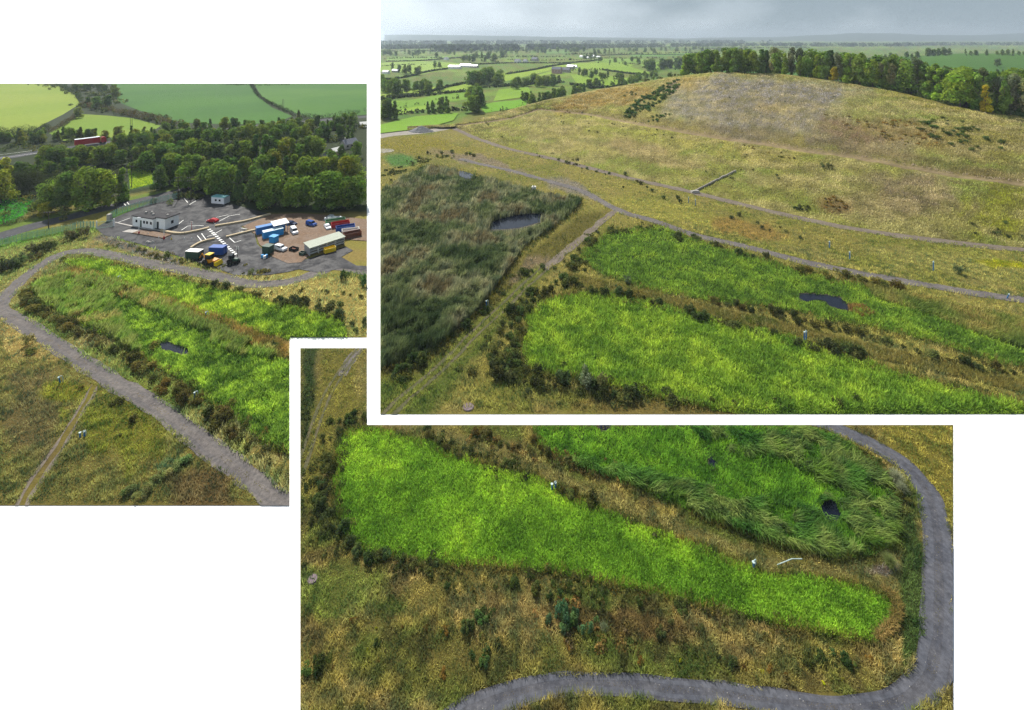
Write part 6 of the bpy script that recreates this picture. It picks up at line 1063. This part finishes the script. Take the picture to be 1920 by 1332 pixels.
N_L = [('all', K(135, 122, 58)), ('noise', 6, 71, .42, .62, K(98, 108, 42), .8), ('noise', 4, 72, .5, .7, K(160, 138, 80), .6), ('noise', 2.2, 73, .55, .7, K(92, 78, 42), .6), ('blob', 640, 1110, 120, 60, 0, K(105, 120, 45), .7), ('blob', 1150, 1170, 200, 30, 8, K(105, 82, 45), .75), ('blob', 1380, 1200, 160, 40, 8, K(145, 125, 70), .5), ('blob', 800, 1250, 200, 60, 0, K(125, 112, 52), .5),
  ('poly', [(1640, 797), (1800, 797), (1800, 1000), (1750, 940), (1700, 868)], K(140, 128, 52), 8), ('poly', [(563, 653), (600, 653), (590, 720), (575, 830), (563, 900)], K(60, 75, 32), 8), ('poly', [(610, 653), (688, 653), (688, 760), (640, 790), (600, 900), (575, 960), (570, 860)], K(128, 120, 50), 6), ('blob', 690, 700, 30, 60, 0, K(150, 135, 75), .6),
  ('poly', NA, K(70, 95, 32), 4), ('poly', NB, K(62, 92, 30), 4), ('poly', [(760, 797), (830, 797), (900, 830), (1000, 858), (1060, 890), (1150, 930), (1240, 965), (1330, 1000), (1420, 1040), (1520, 1062), (1650, 1075), (1690, 1080), (1690, 1110), (1640, 1098), (1540, 1080), (1430, 1068), (1320, 1022), (1240, 990), (1150, 955), (1060, 915), (980, 882), (880, 850), (800, 815)], K(132, 122, 64), 6),
  ('blob', 1660, 1070, 40, 18, 0, K(130, 112, 98), .7), ('poly', [(1690, 960), (1715, 960), (1735, 1060), (1735, 1200), (1690, 1260), (1690, 1120)], K(78, 92, 40), 6)]
ground('land', NEAR, 4, N_L, (653, 1420)); sheet('road', nq, .05, M_GROAD, NEAR)
for o_ in (-.68, .68): sheet('wheel_line', ribbon(NR, .55, .12, 12, o_, (.6, .38))[0], .056, mat_gravel('smooth_wheel_line', (.062, .066, .08), (.085, .087, .1), (.12, .115, .11)), NEAR)
q, _ = ribbon([(700, 628), (676, 652), (662, 668), (648, 690), (640, 705)], lambda t: 1.9, .4, 62); sheet('track', q, .04, M_TROAD, NEAR); 
for off in (-.6, .6): q, _ = ribbon(NRT, .5, .12, 80 + int(off * 10), off); sheet('track', q, .05 + .004 * (off > 0), M_RUT, NEAR)
for p in (NP1, NP2, NP3): margin(p, NEAR, 1.3)
for p in (NP1, NP2, NP3): sheet('water', [smooth(p, True, 4)], .06, M_WATER, NEAR)
ncol = lambda px, py: paint(px, py, N_L) * np.array([3.3, 3.8, 5.2])
stuff('rough_grass', [sward([(563, 653), (688, 653), (688, 797), (1787, 797), (1787, 1440), (563, 1440)], 190000, NEAR, None, (.15, .5), (.03, .075), (.15, 1.1), colf=ncol, exclude=[NRI, NA, NB] + [strip_poly(ribbon(NRT, .42, .08, 80 + int(o_ * 10), o_)[0]) for o_ in (-.6, .6)], jit=.45, clump=.6, mix=.5, warp=4)], M_BLADE, 'tangled straw and olive rough grass around the near cells and along the road', 'grass')
stuff('rank_grass', [rim(NA, 14000, NEAR, [B(62, 84, 40), B(92, 106, 50), B(120, 118, 62), B(70, 92, 44)], 13, (.3, .8), (.03, .07)), rim(NB, 7000, NEAR, [B(62, 84, 40), B(92, 106, 50), B(120, 118, 62), B(70, 92, 44)], 11, (.3, .8), (.03, .07))], M_BLADE, 'rank mixed grass and sedge along the edges of the near cells, close view', 'grass')
crown = strip_poly(ribbon(NR, .5, .12, 3, 0, (.5, .3))[0])
stuff('road_weeds', [sward(crown, 3000, NEAR, [B(120, 112, 62), B(105, 112, 50)], (.04, .12), (.04, .08), (.2, 1.2), gaps=.46, seed=83), sward(strip_poly(ribbon(LROAD_P, .5, .3, 3)[0]), 1500, LEFT, [B(130, 120, 70), B(110, 116, 55)], (.05, .15), (.08, .16), gaps=.46, seed=84)], M_BLADE, 'thin grass and weeds growing along the crown of the gravel roads', 'grass')
stuff('wetland_plants', [sward(NA, 150000, NEAR, [B(100, 146, 50), B(118, 164, 56), B(138, 180, 62)], (.22, .55), (.07, .15), (.3, 1.35), scale=6, seed=75, clump=.3, warp=7, mix=.22, jit=.55)], M_BLADE, 'bright green leafy plants filling the tapering near cell', 'wetland plants')
stuff('wetland_plants', [sward(NB, 60000, NEAR, [B(76, 124, 44), B(96, 146, 50), B(116, 164, 56)], (.3, .7), (.05, .12), (.25, 1.2), exclude=[NP1, NP2, NP3], keep_off=[NP1, NP2], scale=2.5, seed=76, clump=.35, warp=7, mix=.25, jit=.5)], M_BLADE, 'vivid green leafy plants of the far cell in the close view', 'wetland plants')
RB = [[(1060, 862), (1120, 860), (1200, 890), (1290, 905), (1360, 925), (1440, 945), (1520, 960), (1540, 930), (1600, 950), (1672, 960), (1680, 990), (1660, 1030), (1600, 1046), (1540, 1040), (1450, 1016), (1380, 990), (1300, 962), (1240, 935), (1180, 908), (1110, 882)], [(1290, 800), (1500, 800), (1560, 822), (1620, 860), (1660, 900), (1678, 960), (1600, 950), (1570, 915), (1520, 905), (1470, 860), (1420, 860), (1370, 850), (1330, 840)]]
RCN = [B(50, 92, 38), B(66, 106, 46), B(96, 120, 66), B(74, 108, 44)]
stuff('long_reeds', [sward(r, n, NEAR, RCN, (.8, 1.8), (.025, .055), (.55, 1.25), exclude=[NP2], keep_off=[NP2], scale=4, seed=77 + i, bend=True, az=-.5, jit=.5, gaps=.42, mix=.4) for i, (r, n) in enumerate(zip(RB, (17000, 14000)))], M_BLADE, 'long arching grey green reeds bent over along the far cell rim', 'reeds')
stuff('straw_reeds', [sward([(1650, 1100), (1680, 1120), (1692, 1150), (1680, 1180), (1650, 1205), (1640, 1198), (1672, 1165), (1676, 1135)], 1800, NEAR, [B(112, 108, 62), B(138, 128, 80)], (.4, .9), (.03, .06), (.5, 1.1), scale=3, seed=79, bend=True)], M_BLADE, 'fringe of dead straw coloured reeds at the tip of the near cell', 'reeds')
band([(640, 800), (620, 830), (612, 870), (606, 910), (602, 950), (612, 990), (640, 1020)], 30, (.5, .95), NEAR, 'very dark scrub bush along the left bank of the near cell', 'scrub on the left bank, close view', tint=(.9, .95, .9), spread=10); band([(660, 1040), (700, 1050), (740, 1052), (790, 1058)], 12, (.6, .95), NEAR, 'dark scrub bush along the lower left bank of the near cell, close view', 'scrub on the lower left bank, close view', tint=(1.0, 1.1, 1), spread=7)
band([(660, 775), (680, 790), (640, 790), (670, 800)], 9, (.6, 1.0), NEAR, 'dark bush at the upper left corner of the near cell, close view', 'corner scrub, close view', tint=(.9, 1.0, .85), spread=8); band([(800, 812), (840, 835), (880, 850), (930, 868), (960, 876)], 14, (.5, .9), NEAR, 'dark scrub bush left of the white hoses on the dividing strip', 'scrub left of the hoses', tint=(1.0, .95, .9), spread=6); band([(1050, 925), (1080, 935), (1100, 945), (1090, 920)], 10, (.5, .95), NEAR, 'dark olive bush right of the white hoses on the dividing strip', 'bushes right of the hoses', tint=(1.4, 1.1, .9), spread=8)
band([(890, 818), (930, 830), (980, 838), (1020, 850), (1060, 865), (1090, 880), (1140, 895)], 22, (.5, .9), NEAR, 'brownish dark bush on the far side of the dividing strip, close view', 'bushes on the far side of the strip, close view', tint=(1.3, 1.0, .9), spread=8); band([(1545, 812), (1600, 838), (1640, 868), (1670, 890), (1690, 920), (1715, 960), (1728, 1000), (1735, 1060), (1735, 1120), (1728, 1180)], 44, (.45, .8), NEAR, 'dark green bush on the bank inside the bend of the grey road', 'bushes inside the road bend', tint=(1.3, 1.2, .9), spread=7)
band([(840, 1090), (880, 1110), (960, 1090), (1000, 1105), (1035, 1108), (1070, 1105), (1180, 1120), (1260, 1130), (1340, 1150)], 22, (.35, .65), NEAR, 'small dark bush dotted along the lower edge of the near cell', 'bushes below the near cell', tint=(1, 1.05, .9), spread=10); band([(890, 1150), (905, 1165), (900, 1230), (910, 1260), (880, 1170), (620, 1250), (580, 1240), (590, 1270)], 20, (.45, .8), NEAR, 'dark green bush in the rough grass at the lower left', 'bushes in the lower left grass', tint=(.9, 1.1, .9), spread=10)
band([(1030, 1175), (1060, 1165), (1080, 1180), (1100, 1190), (1050, 1160), (1140, 1180)], 12, (.5, .85), NEAR, 'blue green leafy bush in the middle of the rough grass', 'blue green bushes in the grass', ('shoot', 'mound'), (.8, 1.3, 1.3), spread=10); band([(1510, 1240), (1540, 1235), (1580, 1240), (1600, 1248), (1500, 1255)], 12, (.45, .75), NEAR, 'dark bush patch in the grass left of the road corner', 'bushes left of the road corner', tint=(1, 1.2, 1), spread=8)
band([(1350, 1230), (1370, 1245), (1240, 1210), (1300, 1170), (1210, 1190), (1420, 1180)], 10, (.35, .6), NEAR, 'small dark bush scattered in the brown grass below the cell', 'bushes in the brown grass', spread=8)
for k in range(26): x, y = random.uniform(580, 1700), random.uniform(1110, 1270); bush('mound', at(x, y), random.uniform(.25, .5), NEAR, 'small rusty weed clump scattered through the rough grass', 'rusty weed clumps', (2.4, 1.2, .9), 'weed_clump', cat='weed') if not in_poly(np.array([x]), np.array([y]), NA)[0] else None
for k, (x, y) in enumerate([(705, 1180), (690, 1222), (683, 1252), (828, 1187), (1085, 1208), (1430, 1262), (1545, 1282), (1650, 1288), (1580, 1276), (1275, 1240)]): bush('mound', at(x, y), random.uniform(.14, .24), NEAR, 'small yellow ragwort in flower in the rough grass', 'ragwort plants', (4.2, 3.4, .5), 'ragwort', cat='plant')
def pampas(px, py, r, lb, cols):
    n = 900; P = np.array([at(px, py)] * n) + RNG.normal(0, .12, (n, 3)) * [1, 1, 0]; a = RNG.uniform(0, 6.28, n); v, f, c = blades(P, RNG.uniform(.6, 1, n) * r, np.full(n, .03), np.abs(RNG.normal(.5, .4, n)), a, palette(P[:, 0], P[:, 1], cols, 1, 5, .3), NEAR, True); o = link('silver_grass', np_mesh('silver_grass', v, f, c, M_BLADE)); tag(o, lb, 'plant')
SV = [B(105, 125, 95), B(135, 148, 125)]
pampas(1680, 905, 1.9, 'large silvery plume grass leaning over the road bend', SV); pampas(1690, 922, 1.4, 'smaller silvery plume grass just below the large one', SV); pampas(1668, 1062, 1.5, 'pale green plume grass at the lower right of the far cell', [B(105, 125, 75), B(128, 140, 100)]); pampas(1132, 1180, .6, 'pale plumed tuft in the rough grass', SV); pampas(1660, 890, 1.0, 'pale straw tuft behind the silvery plume grass', [B(130, 130, 80)])
well(1038, 918, .95, 'white and blue looped hoses on the dividing strip, close view', twin=True); well(1413, 1068, .95, 'single pale pipe at the lower end of the dividing strip'); b = MB(); b.tube([at(1457, 1062) + Vector((0, 0, .15)), at(1485, 1056) + Vector((0, 0, .5)), at(1504, 1053) + Vector((0, 0, .3))], .05, 7); tag(b.build('pipe', M_WELLG), 'long pale pipe lying on the tan strip near the cell tip', 'pipe')
t = tag(empty('drum', at(1638, 888)), 'light blue drum lying in the scrub inside the road bend', 'drum'); b = MB(); b.tube([(-.4, 0, .3), (.4, 0, .3)], .26, 12); b.build('body', M_SKYB, t); b = MB(); b.tube([(.4, 0, .3), (.46, 0, .3)], .28, 12); b.build('lid', M_WELLG, t)
manhole(586, 1088, NEAR, 'purple grey round manhole cover at the left edge of the rough grass', .55)
for k in range(40):
    t_ = random.random(); q = NR[int(t_ * (len(NR) - 1))]; x, y = q[0] + random.gauss(0, 22), q[1] + random.gauss(0, 12)
    if not inside(np.array([x]), np.array([y]), NEAR)[0]: continue
    if 'STN' not in PROTO: b = MB(); b.cyl(0, 0, -.02, .07, .1, 6, .05); o0 = b.build('stone', M_CONC); PROTO['STN'] = o0.data; bpy.data.objects.remove(o0)
    o = link('stone', PROTO['STN']); o.location = at(x, y, .05); o.scale = [random.uniform(.3, .7)] * 3; o.rotation_euler = (0, 0, k); tag(o, 'small pale stone lying on or beside the grey road', 'stone', 'stones along the grey road')

# --- tangled scrub that cannot be counted, along the banks
D1, D2, D3 = (.06, .08, .03), (.1, .105, .038), (.125, .105, .045)
for pts, w, h, pl, c in [([(40, 545), (52, 570), (80, 590), (140, 620), (200, 655), (250, 690), (300, 722), (350, 750), (400, 790), (450, 830), (500, 875), (535, 905)], 3.6, 1.7, LEFT, D2), ([(40, 545), (60, 530), (85, 518), (120, 512)], 2, 1.0, LEFT, D2), ([(125, 482), (215, 492), (300, 512), (380, 532), (450, 550), (520, 568)], 2.4, 1.2, LEFT, D2), ([(250, 556), (330, 583), (400, 606), (470, 634), (540, 668)], 2.0, 1.5, LEFT, D1), ([(525, 572), (600, 578), (640, 598), (665, 630)], 3.5, 2.0, LEFT, D1), ([(-20, 515), (45, 490), (110, 462), (160, 440)], 4, 2.0, LEFT, D2), ([(200, 458), (300, 487), (400, 507), (500, 516)], 3.5, .8, LEFT, (.11, .12, .04)),
  ([(1060, 545), (1160, 558), (1210, 568), (1290, 592), (1400, 622), (1500, 645)], 2.6, 1.3, HILL, D2), ([(1200, 555), (1330, 566), (1440, 588), (1520, 606), (1650, 640), (1740, 668), (1910, 706)], 2.6, 1.4, HILL, D2), ([(1500, 655), (1560, 664), (1620, 676), (1700, 700), (1800, 728), (1900, 755)], 2.2, 1.0, HILL, D1), ([(1100, 470), (1090, 490), (1075, 505), (1110, 450), (1150, 434), (1240, 428)], 3, 1.5, HILL, D1), ([(1500, 508), (1620, 532), (1720, 555), (1850, 590)], 3.4, 1.3, HILL, D2),
  ([(1060, 525), (1000, 555), (975, 590), (955, 630), (945, 670), (960, 700)], 4.2, 1.7, HILL, D1), ([(920, 690), (970, 712), (1060, 724), (1150, 738), (1200, 745), (1270, 752)], 4.0, 1.8, HILL, D1), ([(1010, 500), (960, 545), (905, 600), (850, 650), (780, 690), (720, 705)], 3.6, 1.5, HILL, D1), ([(850, 292), (790, 302), (735, 327), (714, 337)], 4, 1.2, HILL, D1), ([(1300, 755), (1450, 756), (1600, 757)], 1.4, .5, HILL, D2),
  ([(655, 790), (625, 825), (612, 870), (606, 910), (602, 950), (612, 990), (640, 1025)], 2.6, 1.1, NEAR, D1), ([(640, 1030), (700, 1046), (760, 1056), (850, 1066)], 1.8, .9, NEAR, D1), ([(665, 770), (680, 790), (640, 800)], 2.6, 1.1, NEAR, D1), ([(800, 812), (860, 842), (930, 868), (1000, 890)], 1.8, .9, NEAR, D1), ([(880, 812), (960, 834), (1040, 858), (1140, 895), (1220, 930)], 1.8, .8, NEAR, D3), ([(1050, 925), (1090, 938), (1160, 965), (1240, 998)], 1.3, .7, NEAR, D2),
  ([(1545, 812), (1600, 838), (1670, 890), (1715, 960), (1735, 1060), (1735, 1130), (1728, 1190), (1710, 1240)], 1.9, .9, NEAR, (.075, .095, .032)), ([(850, 1072), (1000, 1085), (1130, 1105), (1260, 1130), (1400, 1168), (1500, 1190)], 1.5, .7, NEAR, D2), ([(880, 1120), (900, 1170), (905, 1240), (890, 1270)], 2.0, .6, NEAR, D1), ([(1020, 1160), (1100, 1180), (1200, 1195), (1330, 1215)], 2.2, .5, NEAR, D3), ([(1500, 1240), (1560, 1236), (1610, 1250)], 1.2, .7, NEAR, D1), ([(575, 680), (572, 760), (570, 830), (566, 900)], 1.3, 1.0, NEAR, D1)]:
    scrub(pts, w, h, pl, c, 1.8 if pl is not NEAR else 3.2)
flush()
